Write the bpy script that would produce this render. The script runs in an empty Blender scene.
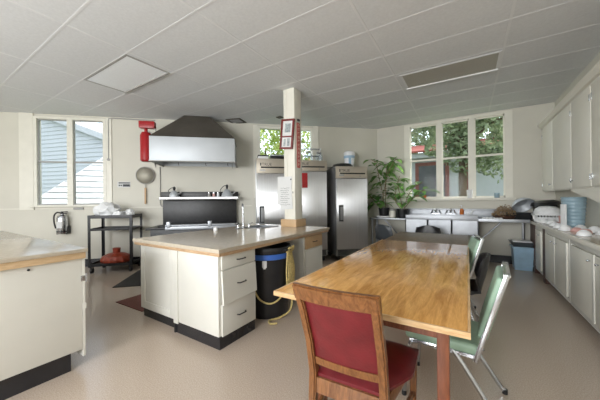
import bpy, bmesh, math, random
from mathutils import Vector, Matrix
PI = math.pi
random.seed(7)
SC = bpy.context.scene
COL = SC.collection
V = Vector

# ------------------------------------------------------------------ materials
MATS = {}
def nt(name):
    m = bpy.data.materials.new(name); m.use_nodes = True
    t = m.node_tree; b = t.nodes['Principled BSDF']
    return m, t, b
def mat(name, col, rough=.5, metal=0., var=.06, scale=6., bump=0., bscale=60., spec=.5, coat=0., stretch=None, sheen=0.):
    """painted / plastic / metal surface with slight procedural colour variation and bump"""
    m, t, b = nt(name)
    b.inputs['Roughness'].default_value = rough
    b.inputs['Metallic'].default_value = metal
    b.inputs['Specular IOR Level'].default_value = spec
    b.inputs['Coat Weight'].default_value = coat
    b.inputs['Coat Roughness'].default_value = .08
    tc = t.nodes.new('ShaderNodeTexCoord'); src = tc.outputs['Object']
    if stretch:
        mp = t.nodes.new('ShaderNodeMapping'); mp.inputs['Scale'].default_value = stretch
        t.links.new(src, mp.inputs[0]); src = mp.outputs[0]
    n = t.nodes.new('ShaderNodeTexNoise'); n.inputs['Scale'].default_value = scale; n.inputs['Detail'].default_value = 4
    t.links.new(src, n.inputs['Vector'])
    r = t.nodes.new('ShaderNodeValToRGB')
    r.color_ramp.elements[0].position = .3; r.color_ramp.elements[1].position = .7
    r.color_ramp.elements[0].color = tuple(c*(1-var) for c in col)+(1,)
    r.color_ramp.elements[1].color = tuple(min(1, c*(1+var)) for c in col)+(1,)
    t.links.new(n.outputs['Fac'], r.inputs['Fac']); t.links.new(r.outputs['Color'], b.inputs['Base Color'])
    if bump:
        n2 = t.nodes.new('ShaderNodeTexNoise'); n2.inputs['Scale'].default_value = bscale; n2.inputs['Detail'].default_value = 3
        t.links.new(src, n2.inputs['Vector'])
        bp = t.nodes.new('ShaderNodeBump'); bp.inputs['Strength'].default_value = bump; bp.inputs['Distance'].default_value = .01
        t.links.new(n2.outputs['Fac'], bp.inputs['Height']); t.links.new(bp.outputs['Normal'], b.inputs['Normal'])
    MATS[name] = m
    return m
def wood(name, c0, c1, rough=.3, stretch=(6, .6, 6), scale=3., coat=0., dist=3.):
    m, t, b = nt(name)
    b.inputs['Roughness'].default_value = rough; b.inputs['Coat Weight'].default_value = coat
    b.inputs['Coat Roughness'].default_value = .12
    tc = t.nodes.new('ShaderNodeTexCoord')
    mp = t.nodes.new('ShaderNodeMapping'); mp.inputs['Scale'].default_value = stretch
    t.links.new(tc.outputs['Object'], mp.inputs[0])
    n = t.nodes.new('ShaderNodeTexNoise'); n.inputs['Scale'].default_value = scale; n.inputs['Detail'].default_value = 6
    n.inputs['Distortion'].default_value = dist
    t.links.new(mp.outputs[0], n.inputs['Vector'])
    n2 = t.nodes.new('ShaderNodeTexNoise'); n2.inputs['Scale'].default_value = scale*9; n2.inputs['Detail'].default_value = 3
    t.links.new(mp.outputs[0], n2.inputs['Vector'])
    mx = t.nodes.new('ShaderNodeMath'); mx.operation = 'MULTIPLY_ADD'; mx.inputs[1].default_value = .35; 
    t.links.new(n2.outputs['Fac'], mx.inputs[0]); t.links.new(n.outputs['Fac'], mx.inputs[2])
    r = t.nodes.new('ShaderNodeValToRGB')
    r.color_ramp.elements[0].position = .45; r.color_ramp.elements[1].position = .9
    r.color_ramp.elements[0].color = c0+(1,); r.color_ramp.elements[1].color = c1+(1,)
    t.links.new(mx.outputs[0], r.inputs['Fac']); t.links.new(r.outputs['Color'], b.inputs['Base Color'])
    bp = t.nodes.new('ShaderNodeBump'); bp.inputs['Strength'].default_value = .06; bp.inputs['Distance'].default_value = .004
    t.links.new(mx.outputs[0], bp.inputs['Height']); t.links.new(bp.outputs['Normal'], b.inputs['Normal'])
    MATS[name] = m
    return m
def glass(name, tint=(1, 1, 1), refl=.6):
    m = bpy.data.materials.new(name); m.use_nodes = True; t = m.node_tree; t.nodes.clear()
    o = t.nodes.new('ShaderNodeOutputMaterial'); mix = t.nodes.new('ShaderNodeMixShader')
    tr = t.nodes.new('ShaderNodeBsdfTransparent'); tr.inputs[0].default_value = tint+(1,)
    g = t.nodes.new('ShaderNodeBsdfGlossy'); g.inputs['Roughness'].default_value = .03
    f = t.nodes.new('ShaderNodeFresnel'); f.inputs[0].default_value = 1.45
    ml = t.nodes.new('ShaderNodeMath'); ml.operation = 'MULTIPLY'; ml.inputs[1].default_value = refl
    ge = t.nodes.new('ShaderNodeNewGeometry'); iv = t.nodes.new('ShaderNodeMath'); iv.operation = 'SUBTRACT'; iv.inputs[0].default_value = 1
    t.links.new(ge.outputs['Backfacing'], iv.inputs[1]); m2 = t.nodes.new('ShaderNodeMath'); m2.operation = 'MULTIPLY'
    t.links.new(f.outputs[0], m2.inputs[0]); t.links.new(iv.outputs[0], m2.inputs[1]); t.links.new(m2.outputs[0], ml.inputs[0]); t.links.new(ml.outputs[0], mix.inputs[0])
    t.links.new(tr.outputs[0], mix.inputs[1]); t.links.new(g.outputs[0], mix.inputs[2]); t.links.new(mix.outputs[0], o.inputs[0])
    MATS[name] = m
    return m
def leafmat(name, c0, c1, trans=.35, rough=.4):
    m, t, b = nt(name)
    b.inputs['Roughness'].default_value = rough
    g = t.nodes.new('ShaderNodeTexCoord'); n = t.nodes.new('ShaderNodeTexNoise'); n.inputs['Scale'].default_value = 3.; n.inputs['Detail'].default_value = 5
    t.links.new(g.outputs['Object'], n.inputs['Vector'])
    r = t.nodes.new('ShaderNodeValToRGB'); r.color_ramp.elements[0].position = .35; r.color_ramp.elements[1].position = .65
    r.color_ramp.elements[0].color = c0+(1,); r.color_ramp.elements[1].color = c1+(1,)
    t.links.new(n.outputs['Fac'], r.inputs['Fac']); t.links.new(r.outputs['Color'], b.inputs['Base Color'])
    tl = t.nodes.new('ShaderNodeBsdfTranslucent'); t.links.new(r.outputs['Color'], tl.inputs[0])
    mx = t.nodes.new('ShaderNodeMixShader'); mx.inputs[0].default_value = trans
    o = t.nodes['Material Output']
    t.links.new(b.outputs[0], mx.inputs[1]); t.links.new(tl.outputs[0], mx.inputs[2]); t.links.new(mx.outputs[0], o.inputs[0])
    MATS[name] = m
    return m

def floor_mat():
    m, t, b = nt('speckled_vinyl')
    tc = t.nodes.new('ShaderNodeTexCoord')
    n = t.nodes.new('ShaderNodeTexNoise'); n.inputs['Scale'].default_value = 130; n.inputs['Detail'].default_value = 4
    n2 = t.nodes.new('ShaderNodeTexNoise'); n2.inputs['Scale'].default_value = 1.3; n2.inputs['Detail'].default_value = 4
    for x in (n, n2): t.links.new(tc.outputs['Object'], x.inputs['Vector'])
    r = t.nodes.new('ShaderNodeValToRGB')
    r.color_ramp.elements[0].position = .32; r.color_ramp.elements[0].color = (.43, .345, .275, 1)
    r.color_ramp.elements[1].position = .68; r.color_ramp.elements[1].color = (.58, .485, .40, 1)
    t.links.new(n.outputs['Fac'], r.inputs['Fac']); t.links.new(r.outputs['Color'], b.inputs['Base Color'])
    rr = t.nodes.new('ShaderNodeMapRange'); rr.inputs['To Min'].default_value = .12; rr.inputs['To Max'].default_value = .26
    t.links.new(n2.outputs['Fac'], rr.inputs['Value']); t.links.new(rr.outputs[0], b.inputs['Roughness'])
    return m
M_FLOOR = floor_mat()
M_WALL = mat('wall_paint', (.62, .60, .525), .55, var=.03, scale=2, bump=.03, bscale=30)
M_TILE = mat('ceiling_tile', (.68, .695, .71), .85, var=.04, scale=40, bump=.12, bscale=120)
M_GRID = mat('ceiling_grid', (.73, .74, .75), .5, var=.02)
M_TRIM = mat('trim_paint', (.74, .72, .64), .4, var=.03)
M_WHITE = mat('white_paint', (.70, .69, .635), .35, var=.03, scale=3, bump=.02, bscale=25)
M_CREAM = mat('cream_paint', (.76, .74, .66), .35, var=.03, scale=3, bump=.02, bscale=25)
M_BASE = mat('black_vinyl', (.022, .022, .026), .25, var=.2, scale=8, bump=.05)
M_LAM = mat('greige_laminate', (.50, .435, .345), .16, var=.07, scale=25)
M_EDGE = wood('oak_edge', (.36, .22, .12), (.58, .40, .24), .4, (1.2, 1.2, 14))
M_EDGE2 = wood('pale_oak_edge', (.52, .35, .19), (.70, .52, .32), .4, (1.2, 1.2, 14))
M_TABLE = wood('golden_plywood', (.46, .21, .05), (.80, .44, .14), .12, (8, 1.0, 8), 2.2, coat=.0, dist=1.6)
M_TABLE2 = wood('brown_table', (.11, .07, .046), (.20, .135, .09), .42, (4, .8, 5), 2, coat=.0)
M_TEDGE = wood('table_edge', (.48, .29, .13), (.72, .50, .28), .35, (1, 1, 12))
M_CHAIRW = wood('chair_wood', (.115, .042, .013), (.27, .115, .04), .3, (9, 9, 1.2), 3)
M_REDLEG = wood('red_brown_leg', (.13, .038, .017), (.23, .075, .032), .35, (9, 9, 1.2), 3)
M_DARKW = wood('dark_wood', (.05, .022, .014), (.10, .045, .03), .4, (9, 9, 1.2), 3)
M_RED = mat('red_vinyl', (.135, .011, .015), .36, var=.22, scale=9, bump=.12, bscale=90)
M_GREENV = mat('green_vinyl', (.30, .44, .33), .36, var=.1, scale=9, bump=.06, bscale=90)
M_CHROME = mat('chrome', (.55, .57, .60), .22, 1., var=.03)
M_STEEL = mat('brushed_steel', (.66, .67, .69), .33, 1., var=.05, scale=4, stretch=(30, 30, .4))
def aniso(m, a, rot):
    t = m.node_tree; b = t.nodes['Principled BSDF']; g = t.nodes.new('ShaderNodeTangent'); g.direction_type = 'RADIAL'; g.axis = 'Z'
    b.inputs['Anisotropic'].default_value = a; b.inputs['Anisotropic Rotation'].default_value = rot; t.links.new(g.outputs[0], b.inputs['Tangent'])
aniso(M_STEEL, 1., 0.)
M_STEEL2 = mat('sink_steel', (.37, .385, .41), .46, 1., var=.12, scale=5)
M_HEADER = mat('beige_steel', (.50, .455, .385), .38, .6, var=.04)
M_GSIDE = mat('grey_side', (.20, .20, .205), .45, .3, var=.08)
M_HOODP = mat('hood_panel', (.52, .55, .58), .5, .35, var=.05, scale=3)
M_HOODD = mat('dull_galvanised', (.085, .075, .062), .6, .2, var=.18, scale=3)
M_BLACK = mat('black_plastic', (.016, .016, .018), .38, var=.2)
M_BLKM = mat('black_metal', (.02, .02, .022), .36, .3, var=.25, scale=10)
M_BLKE = mat('black_enamel', (.014, .014, .016), .38, .1, var=.4, scale=14, bump=.05)
M_GREYC = mat('charcoal_vinyl', (.055, .063, .07), .35, var=.15)
M_FIRE = mat('fire_red', (.36, .010, .014), .3, var=.08)
M_SIGN = mat('sign_red', (.50, .10, .085), .5, var=.1)
M_SIGNF = mat('pale_red_letter', (.75, .45, .38), .5)
M_MAROON = mat('maroon_frame', (.17, .022, .02), .35, var=.15)
M_PAPER = mat('paper', (.66, .665, .66), .7, var=.03)
M_INK = mat('ink', (.06, .06, .07), .7)
M_GREYINK = mat('grey_print', (.32, .36, .37), .7, var=.4, scale=30)
M_BLUE = mat('blue_plastic', (.045, .14, .50), .35, var=.08)
M_BIN = mat('light_blue_plastic', (.36, .54, .70), .35, var=.1)
M_YELLOW = mat('yellow_rope', (.55, .43, .17), .6, var=.25, scale=60)
M_ORANGE = mat('orange_soap', (.62, .18, .04), .25)
M_TERRA = mat('red_orange_glaze', (.33, .055, .026), .35, var=.3, scale=18)
M_PLASTIC = mat('white_plastic', (.80, .81, .82), .35, var=.05, scale=20)
M_PINK = mat('pink_bowl', (.62, .36, .33), .4, var=.06)
M_WICKER = mat('dried_brown', (.30, .20, .105), .7, var=.5, scale=40)
M_MESH = mat('wire_mesh', (.30, .285, .235), .5, .5, var=.35, scale=90)
M_PINE = mat('tan_handle', (.50, .33, .18), .5, var=.1)
M_MATB = mat('black_rubber', (.03, .028, .026), .7, var=.15, bump=.3, bscale=150)
M_MATR = mat('brown_carpet', (.15, .055, .042), .95, var=.25, scale=80, bump=.5, bscale=200)
M_DIFF = mat('light_diffuser', (.84, .87, .90), .35, var=.04, scale=60, bump=.15, bscale=120)
M_DIFF2 = mat('yellowed_diffuser', (.40, .375, .325), .4, var=.05, scale=60, bump=.2, bscale=120)
M_LGREY = mat('grey_edge', (.34, .335, .32), .5)
M_SOIL = mat('soil', (.05, .035, .025), .9, var=.3, scale=40)
M_STEM = mat('stem', (.22, .17, .09), .7, var=.2)
M_LEAF = leafmat('houseplant_leaf', (.10, .24, .06), (.28, .48, .15), .5, .3)
M_TREE = leafmat('tree_leaf', (.14, .19, .105), (.40, .47, .28), .5)
M_TREE2 = leafmat('bright_leaf', (.20, .30, .06), (.52, .60, .20), .55)
M_BARK = mat('bark', (.11, .08, .055), .9, var=.3)
M_SIDING = mat('pale_siding', (.50, .52, .55), .6, var=.03)
M_HOUSE = mat('house_white', (.50, .52, .55), .6, var=.04)
M_POST = mat('brown_red_post', (.22, .075, .06), .6, var=.15)
M_ROOF = mat('red_roof', (.32, .085, .065), .8, var=.2)
M_GRASS = mat('ground_grass', (.10, .14, .05), .9, var=.4, scale=12)
M_GLASSD = mat('dark_pane', (.09, .095, .105), .5, var=.2)
M_GLASS = glass('window_glass', (.96, .98, .98), .12)
M_CLEAR = mat('clear_blue_plastic', (.30, .42, .49), .22, var=.05)
M_CLEARG = glass('clear_glass', (.93, .95, .96), .8)

# ------------------------------------------------------------------ mesh builder
class MB:
    def __init__(s): s.bm = bmesh.new()
    def merge(s, b, mtx=None):
        me = bpy.data.meshes.new('t'); b.to_mesh(me); b.free()
        if mtx is not None: me.transform(mtx)
        s.bm.from_mesh(me); bpy.data.meshes.remove(me)
    def box(s, c, d, rz=0., bev=0., seg=2, rot=None):
        b = bmesh.new(); bmesh.ops.create_cube(b, size=1)
        bmesh.ops.scale(b, vec=V(d), verts=b.verts)
        if bev: bmesh.ops.bevel(b, geom=b.edges[:], offset=bev, segments=seg, affect='EDGES', profile=.6)
        m = Matrix.Translation(V(c)) @ (rot.to_4x4() if rot is not None else Matrix.Rotation(rz, 4, 'Z'))
        s.merge(b, m); return s
    def bb(s, x0, x1, y0, y1, z0, z1, bev=0., seg=2):
        return s.box(((x0+x1)/2, (y0+y1)/2, (z0+z1)/2), (abs(x1-x0), abs(y1-y0), abs(z1-z0)), 0, bev, seg)
    def bar(s, p0, p1, w, d, up=(0, 0, 1), bev=0., t=1.):
        """rectangular bar from p0 to p1; w across (p x up), d along up; t scales the far end"""
        p0, p1 = V(p0), V(p1); a = (p1-p0); L = a.length; a.normalize()
        u = V(up); x = a.cross(u)
        if x.length < 1e-4: u = V((0, 1, 0)); x = a.cross(u)
        x.normalize(); y = x.cross(a).normalized()
        b = bmesh.new(); bmesh.ops.create_cube(b, size=1)
        for v in b.verts:
            k = t if v.co.z > 0 else 1
            v.co = V((v.co.x*w*k, v.co.y*d*k, v.co.z*L))
        if bev: bmesh.ops.bevel(b, geom=b.edges[:], offset=bev, segments=2, affect='EDGES', profile=.6)
        m = Matrix((x, y, a)).transposed().to_4x4(); m.translation = (p0+p1)/2
        s.merge(b, m); return s
    def cyl(s, p0, p1, r0, r1=None, seg=16):
        p0, p1 = V(p0), V(p1); r1 = r0 if r1 is None else r1
        b = bmesh.new(); a = p1-p0
        bmesh.ops.create_cone(b, cap_ends=True, segments=seg, radius1=r0, radius2=r1, depth=a.length)
        m = a.to_track_quat('Z', 'Y').to_matrix().to_4x4(); m.translation = (p0+p1)/2
        s.merge(b, m); return s
    def ball(s, c, r, sc=(1, 1, 1), seg=16):
        b = bmesh.new(); bmesh.ops.create_uvsphere(b, u_segments=seg, v_segments=seg//2+2, radius=r)
        bmesh.ops.scale(b, vec=V(sc), verts=b.verts)
        s.merge(b, Matrix.Translation(V(c))); return s
    def lathe(s, prof, c=(0, 0, 0), seg=28, flute=0., nf=12):
        b = s.bm; rings = []
        for r, z in prof:
            ring = []
            for k in range(seg):
                a = 2*PI*k/seg; rr = max(r, 1e-4)*(1+flute*math.cos(nf*a))
                ring.append(b.verts.new((c[0]+rr*math.cos(a), c[1]+rr*math.sin(a), c[2]+z)))
            rings.append(ring)
        for A, B in zip(rings, rings[1:]):
            for k in range(seg):
                b.faces.new((A[k], A[(k+1) % seg], B[(k+1) % seg], B[k]))
        for ring, z in ((rings[0], 0), (rings[-1], 1)):
            try: b.faces.new(ring if z else ring[::-1])
            except Exception: pass
        return s
    def tube(s, pts, r, seg=8, smooth=True, n=6):
        pts = [V(p) for p in pts]
        if smooth and len(pts) > 2:
            q = []
            P = [2*pts[0]-pts[1]]+pts+[2*pts[-1]-pts[-2]]
            for i in range(1, len(P)-2):
                for k in range(n):
                    u = k/n; a, b_, c, d = P[i-1], P[i], P[i+1], P[i+2]
                    q.append(.5*((2*b_)+(-a+c)*u+(2*a-5*b_+4*c-d)*u*u+(-a+3*b_-3*c+d)*u**3))
            q.append(pts[-1]); pts = q
        b = s.bm; rings = []; nrm = None
        for i, p in enumerate(pts):
            t = (pts[min(i+1, len(pts)-1)]-pts[max(i-1, 0)]).normalized()
            if nrm is None:
                nrm = t.orthogonal().normalized()
            else:
                nrm = (nrm-t*nrm.dot(t))
                nrm = nrm.normalized() if nrm.length > 1e-5 else t.orthogonal().normalized()
            bi = t.cross(nrm)
            rr = r[min(i*len(r)//len(pts), len(r)-1)] if isinstance(r, (list, tuple)) else r
            rings.append([b.verts.new(p+rr*(nrm*math.cos(2*PI*k/seg)+bi*math.sin(2*PI*k/seg))) for k in range(seg)])
        for A, B in zip(rings, rings[1:]):
            for k in range(seg): b.faces.new((A[k], A[(k+1) % seg], B[(k+1) % seg], B[k]))
        b.faces.new(rings[0][::-1]); b.faces.new(rings[-1]); return s
    def ext(s, poly, vec):
        """polygon of 3-D points extruded by vec"""
        b = s.bm; v0 = [b.verts.new(V(p)) for p in poly]; v1 = [b.verts.new(V(p)+V(vec)) for p in poly]
        n = len(poly); fs = [b.faces.new(v0), b.faces.new(v1[::-1])]
        for k in range(n): fs.append(b.faces.new((v0[k], v1[k], v1[(k+1) % n], v0[(k+1) % n])))
        bmesh.ops.recalc_face_normals(b, faces=fs); return s
    def hull(s, bot, top):
        """frustum between two polygons of equal count"""
        b = s.bm; v0 = [b.verts.new(V(p)) for p in bot]; v1 = [b.verts.new(V(p)) for p in top]; n = len(bot)
        fs = [b.faces.new(v0), b.faces.new(v1[::-1])]
        for k in range(n): fs.append(b.faces.new((v0[k], v1[k], v1[(k+1) % n], v0[(k+1) % n])))
        bmesh.ops.recalc_face_normals(b, faces=fs); return s
    def build(s, name, m, parent=None, loc=(0, 0, 0), rz=0., ang=35):
        me = bpy.data.meshes.new(name)
        for f in s.bm.faces: f.smooth = True
        s.bm.to_mesh(me); s.bm.free()
        me.materials.append(m)
        try: me.set_sharp_from_angle(angle=math.radians(ang))
        except Exception: pass
        o = bpy.data.objects.new(name, me); COL.objects.link(o)
        o.location = loc; o.rotation_euler = (0, 0, rz)
        if parent is not None: o.parent = parent
        return o

def tag(o, label=None, cat=None, group=None, kind=None):
    if label: o['label'] = label
    if cat: o['category'] = cat
    if group: o['group'] = group
    if kind: o['kind'] = kind
    return o
def thing(name, label, cat, loc=(0, 0, 0), rz=0., group=None):
    o = bpy.data.objects.new(name, None); COL.objects.link(o); o.empty_display_size = .1
    o.location = loc; o.rotation_euler = (0, 0, rz)
    return tag(o, label, cat, group)
def struct(name, mb, m, loc=(0, 0, 0), rz=0., parent=None):
    o = mb.build(name, m, parent, loc, rz)
    if parent is None: o['kind'] = 'structure'
    return o
def dup(root, loc, rz, label, group=None):
    r = root.copy(); COL.objects.link(r); r.location = loc; r.rotation_euler = (0, 0, rz); r['label'] = label
    if group: r['group'] = group
    for ch in list(root.children):
        c = ch.copy(); COL.objects.link(c); c.parent = r
        for g in ch.children:
            d = g.copy(); COL.objects.link(d); d.parent = c
    return r

# ------------------------------------------------------------------ layout
CE = 3.14
P2 = V((-1.95, 6.87, 0)); DW = V((-.7248, -.6889, 0)); NW = V((.6889, -.7248, 0))
TH = math.atan2(.6889, .7248)                 # rotation of things standing along the oblique wall
def W(s, off=0., z=0.): return P2+DW*s+NW*off+V((0, 0, z))
WY = 6.85; XR = 1.40

# ------------------------------------------------------------------ room shell
S_END = 9.2
pe = W(S_END)
outline = [(-1.95, 6.87), (-1.93, WY), (XR, WY), (XR, -3.4), (pe.x, -3.4), (pe.x, pe.y)]
fl = MB(); fl.ext([(x, y, -.08) for x, y in outline], (0, 0, .08)); struct('floor', fl, M_FLOOR)
ce = MB(); ce.ext([(x, y, CE) for x, y in outline], (0, 0, .1)); CEIL = struct('ceiling', ce, M_TILE)
# suspended ceiling grid bars
g = MB()
def inside_y(x):      # top y limit of the room at x
    if x > -1.95: return WY
    return P2.y+(x-P2.x)*(DW.y/DW.x)
x = .38
while x > pe.x:
    g.bb(x-.013, x+.013, -3.4, inside_y(x), CE-.0022, CE+.002); x -= 1.275
y = 1.63-.6*8
while y < WY-.05:
    xl = P2.x+(y-P2.y)*(DW.x/DW.y) if y < 6.87 else -1.95
    xl = max(xl, pe.x)
    g.bb(xl, XR, y-.011, y+.011, CE-.0018, CE+.002); y += .6
g.build('ceiling_grid', M_GRID, CEIL)

T = .16   # wall thickness
def wall_with_openings(name, s0, s1, openings, place, parent=None):
    """place(s0,s1,z0,z1,mb): adds a wall slab; openings sorted by s"""
    mb = MB(); cur = s0
    for a, b, z0, z1 in openings:
        if a > cur: place(mb, cur, a, 0, CE)
        if z0 > 0: place(mb, a, b, 0, z0)
        if z1 < CE: place(mb, a, b, z1, CE)
        cur = b
    if cur < s1: place(mb, cur, s1, 0, CE)
    return struct(name, mb, M_WALL)
def p_left(mb, a, b, z0, z1):
    c = W((a+b)/2, -T/2, (z0+z1)/2); mb.box(c, (b-a, T, z1-z0), TH)
def p_back(mb, a, b, z0, z1): mb.bb(a, b, WY, WY+T, z0, z1)
WIN1 = (6.24, 7.48, 1.29, 3.05); WIN2 = (1.72, 3.03, 1.5, 3.06); WIN3 = (-1.19, .66, 1.34, 3.07)
wall_with_openings('wall_left', -.1, S_END, [WIN2, WIN1], p_left)
wall_with_openings('wall_back', -1.96, XR+T, [WIN3], p_back)
mb = MB(); mb.bb(XR, XR+T, -3.4, WY, 0, CE); struct('wall_right', mb, M_WALL)
# unseen walls behind the camera, with window openings added for fill light
FW = [(-7.6, -5.6), (-4.9, -2.9), (-2.2, -.2)]
mb = MB(); cur = pe.x
for a, b in FW+[(XR, XR)]:
    mb.bb(cur, a, -3.4-T, -3.4, 0, CE)
    if b > a: mb.bb(a, b, -3.4-T, -3.4, 0, 1.0); mb.bb(a, b, -3.4-T, -3.4, 2.7, CE)
    cur = b
struct('wall_front', mb, M_WALL)
mb = MB(); mb.bb(pe.x-T, pe.x, -3.4, pe.y+.2, 0, CE); struct('wall_side', mb, M_WALL)

# baseboards, seam line
def lbox(s0, s1, o0, o1, z0, z1, mb=None, bev=0.):
    mb = mb or MB(); mb.box(W((s0+s1)/2, (o0+o1)/2, (z0+z1)/2), (abs(s1-s0), abs(o1-o0), z1-z0), TH, bev); return mb
struct('baseboard_left', lbox(.0, S_END, 0, .015, 0, .16), M_BASE)
mb = MB(); mb.bb(-1.93, 1.0, WY-.015, WY, 0, .16); struct('baseboard_back', mb, M_BASE)
struct('trim_1', lbox(3.2, S_END, 0, .008, 1.212, 1.228), M_TRIM)

# windows -----------------------------------------------------------
# window 1: pair of tall sashes in the oblique wall
mb = MB()
lbox(7.445, 7.50, -.08, .025, 1.29, 3.04, mb); lbox(6.20, 6.262, -.08, .025, 1.29, 3.04, mb)
lbox(6.815, 6.918, -.08, .02, 1.29, 3.04, mb); lbox(6.20, 7.50, -.08, .024, 3.04, 3.085, mb)
F1 = struct('window_1', mb, M_TRIM)
lbox(7.50, 7.74, 0, .03, 1.20, CE, None).build('casing', M_TRIM, F1)
lbox(6.10, 6.20, 0, .02, 1.20, 3.10, None).build('casing', M_TRIM, F1)
lbox(6.14, 7.56, -.06, .06, 1.25, 1.29, None, .006).build('sill', M_TRIM, F1)
for a, b in ((6.262, 6.815), (6.918, 7.445)):
    m = MB()
    lbox(a, a+.014, -.05, -.012, 1.29, 3.04, m); lbox(b-.014, b, -.05, -.012, 1.29, 3.04, m)
    lbox(a+.014, b-.014, -.05, -.008, 2.155, 2.185, m); lbox(a+.014, b-.014, -.05, -.012, 1.29, 1.315, m); lbox(a+.014, b-.014, -.05, -.012, 3.02, 3.04, m)
    sash = m.build('sash', M_LGREY, F1)
    lbox(a+.005, b-.005, -.034, -.030, 1.30, 3.03, None).build('pane', M_GLASS, sash)
# window 2: behind the refrigerators
mb = MB()
lbox(1.70, 1.76, -.10, .02, 1.5, 3.08, mb); lbox(2.99, 3.05, -.10, .02, 1.5, 3.08, mb)
lbox(1.70, 3.05, -.10, .02, 3.03, 3.08, mb); lbox(1.70, 3.05, -.10, .02, 1.48, 1.54, mb)
F2 = struct('window_2', mb, M_TRIM)
lbox(1.58, 1.70, 0, .025, 1.4, CE, None).build('casing', M_TRIM, F2)
lbox(3.05, 3.15, 0, .02, 1.4, 3.1, None).build('casing', M_TRIM, F2)
lbox(1.76, 2.99, -.07, -.064, 1.54, 3.03, None).build('pane', M_GLASS, F2)
# window 3: three tall sashes over the sink
mb = MB()
mb.bb(-1.30, -1.17, WY-.02, WY+.09, 1.34, 3.06); mb.bb(.64, .77, WY-.02, WY+.09, 1.34, 3.06)
mb.bb(-1.30, .77, WY-.022, WY+.09, 3.06, 3.115)
for xm in (-.545, .078): mb.bb(xm-.05, xm+.05, WY-.018, WY+.09, 1.34, 3.06)
F3 = struct('window_3', mb, M_TRIM)
MB().bb(-1.34, .81, WY-.07, WY+.13, 1.29, 1.345, .008).build('sill', M_TRIM, F3)
for a, b in ((-1.17, -.595), (-.495, .028), (.128, .64)):
    m = MB()
    m.bb(a, a+.02, WY+.03, WY+.06, 1.345, 3.06); m.bb(b-.02, b, WY+.03, WY+.06, 1.345, 3.06)
    m.bb(a, b, WY+.02, WY+.06, 2.225, 2.265); m.bb(a, b, WY+.03, WY+.06, 1.345, 1.385); m.bb(a, b, WY+.03, WY+.06, 3.03, 3.06)
    sash = m.build('sash', M_TRIM, F3)
    MB().bb(a+.015, b-.015, WY+.043, WY+.048, 1.36, 3.05).build('pane', M_GLASS, sash)

# column carrying the ceiling, standing at the island end
col = thing('column', 'square cream column rising from the far end of the island', 'column', (-2.435, 3.66, 0))
MB().bb(-.105, .105, -.105, .105, .912, CE-.003, .006).build('shaft', M_TRIM, col)
MB().bb(-.15, .15, -.15, .15, .912, 1.03, .004).build('collar', M_PINE, col)
cv = MB(); cv.bb(-.045, -.035, -.111, -.104, 1.03, CE); cv.build('cover_strip', M_TRIM, col)

# ceiling fittings ---------------------------------------------------
def ceiling_light(name, label, x0, x1, y0, y1, dm, fm):
    t = thing(name, label, 'ceiling light', ((x0+x1)/2, (y0+y1)/2, CE))
    w, d = (x1-x0)/2, (y1-y0)/2; m = MB()
    m.bb(-w, w, -d, -d+.03, -.006, -.001); m.bb(-w, w, d-.03, d, -.02, -.001)
    m.bb(-w, -w+.03, -d+.03, d-.03, -.006, -.001); m.bb(w-.03, w, -d+.03, d-.03, -.006, -.001)
    m.build('frame', fm, t)
    MB().bb(-w+.03, w-.03, -d+.03, d-.03, -.004, -.001).build('diffuser', dm, t)
    return t
ceiling_light('ceiling_light', 'white recessed ceiling light panel above the left counter', -4.76, -3.52, 1.63, 2.2, M_DIFF, M_LGREY)
ceiling_light('ceiling_light', 'yellowed recessed ceiling light panel above the wooden table', -.83, .37, 4.09, 4.65, M_DIFF2, M_GRID)
def ceiling_vent(label, c, w, d, rz):
    t = thing('ceiling_vent', label, 'vent', (c[0], c[1], CE), rz)
    m = MB(); m.bb(-w, w, -d, -d+.04, -.015, -.001); m.bb(-w, w, d-.04, d, -.015, -.001); m.bb(-w, -w+.04, -d+.04, d-.04, -.015, -.001); m.bb(w-.04, w, -d+.04, d-.04, -.015, -.001)
    m.build('frame', M_HOODD, t)
    m = MB()
    for k in range(5):
        yy = -d+.06+k*(2*d-.12)/4; m.box((0, yy, -.010), (2*w-.08, .03, .004), rot=Matrix.Rotation(.4, 3, 'X'))
    m.build('louvres', M_LGREY, t)
ceiling_vent('square ceiling vent with dark rim beside the range hood', (-4.40, 4.33), .17, .17, .3)
ceiling_vent('small dark ceiling vent just left of the column', (-3.43, 4.66), .06, .06, 0)

# ------------------------------------------------------------------ left counter (near left edge of view)
cab = thing('base_cabinet', 'white base cabinet under the counter at the left edge', 'cabinet', (-2.63, .9, 0))
m = MB(); m.bb(-2.6, 0, -1.6, -.02, .155, .885, .003); m.build('carcass', M_WHITE, cab)
MB().bb(-2.6, -.04, -1.6, -.085, 0, .155).build('plinth', M_BASE, cab)
d = MB().bb(-.55, .0, -.019, 0, .095, .88, .003).build('door', M_WHITE, cab)
h = MB(); h.bb(-.03, .006, -.03, .006, .70, .745, .003); h.cyl((.006, .004, .69), (.006, .004, .755), .006); h.build('hinge', M_CHROME, d)
h2 = MB(); h2.bb(-.02, .005, -.02, .005, .475, .52, .003); h2.build('catch', M_WHITE, d)
MB().cyl((-.005, -.33, .86), (.008, -.33, .86), .008).build('bolt', M_BLKM, cab)
wt = thing('worktop', 'greige worktop with pale wood edge strip at the left edge of the room', 'worktop', (-2.615, .89, 0))
MB().bb(-2.7, .02, -1.7, .02, .935, .965, .008).build('laminate_top', M_LAM, wt)
m = MB(); m.bb(-.022, .008, -1.68, .008, .886, .935, .004); m.bb(-2.68, -.022, -.022, .008, .886, .935, .004); m.build('edge_strip', M_EDGE2, wt)

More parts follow.
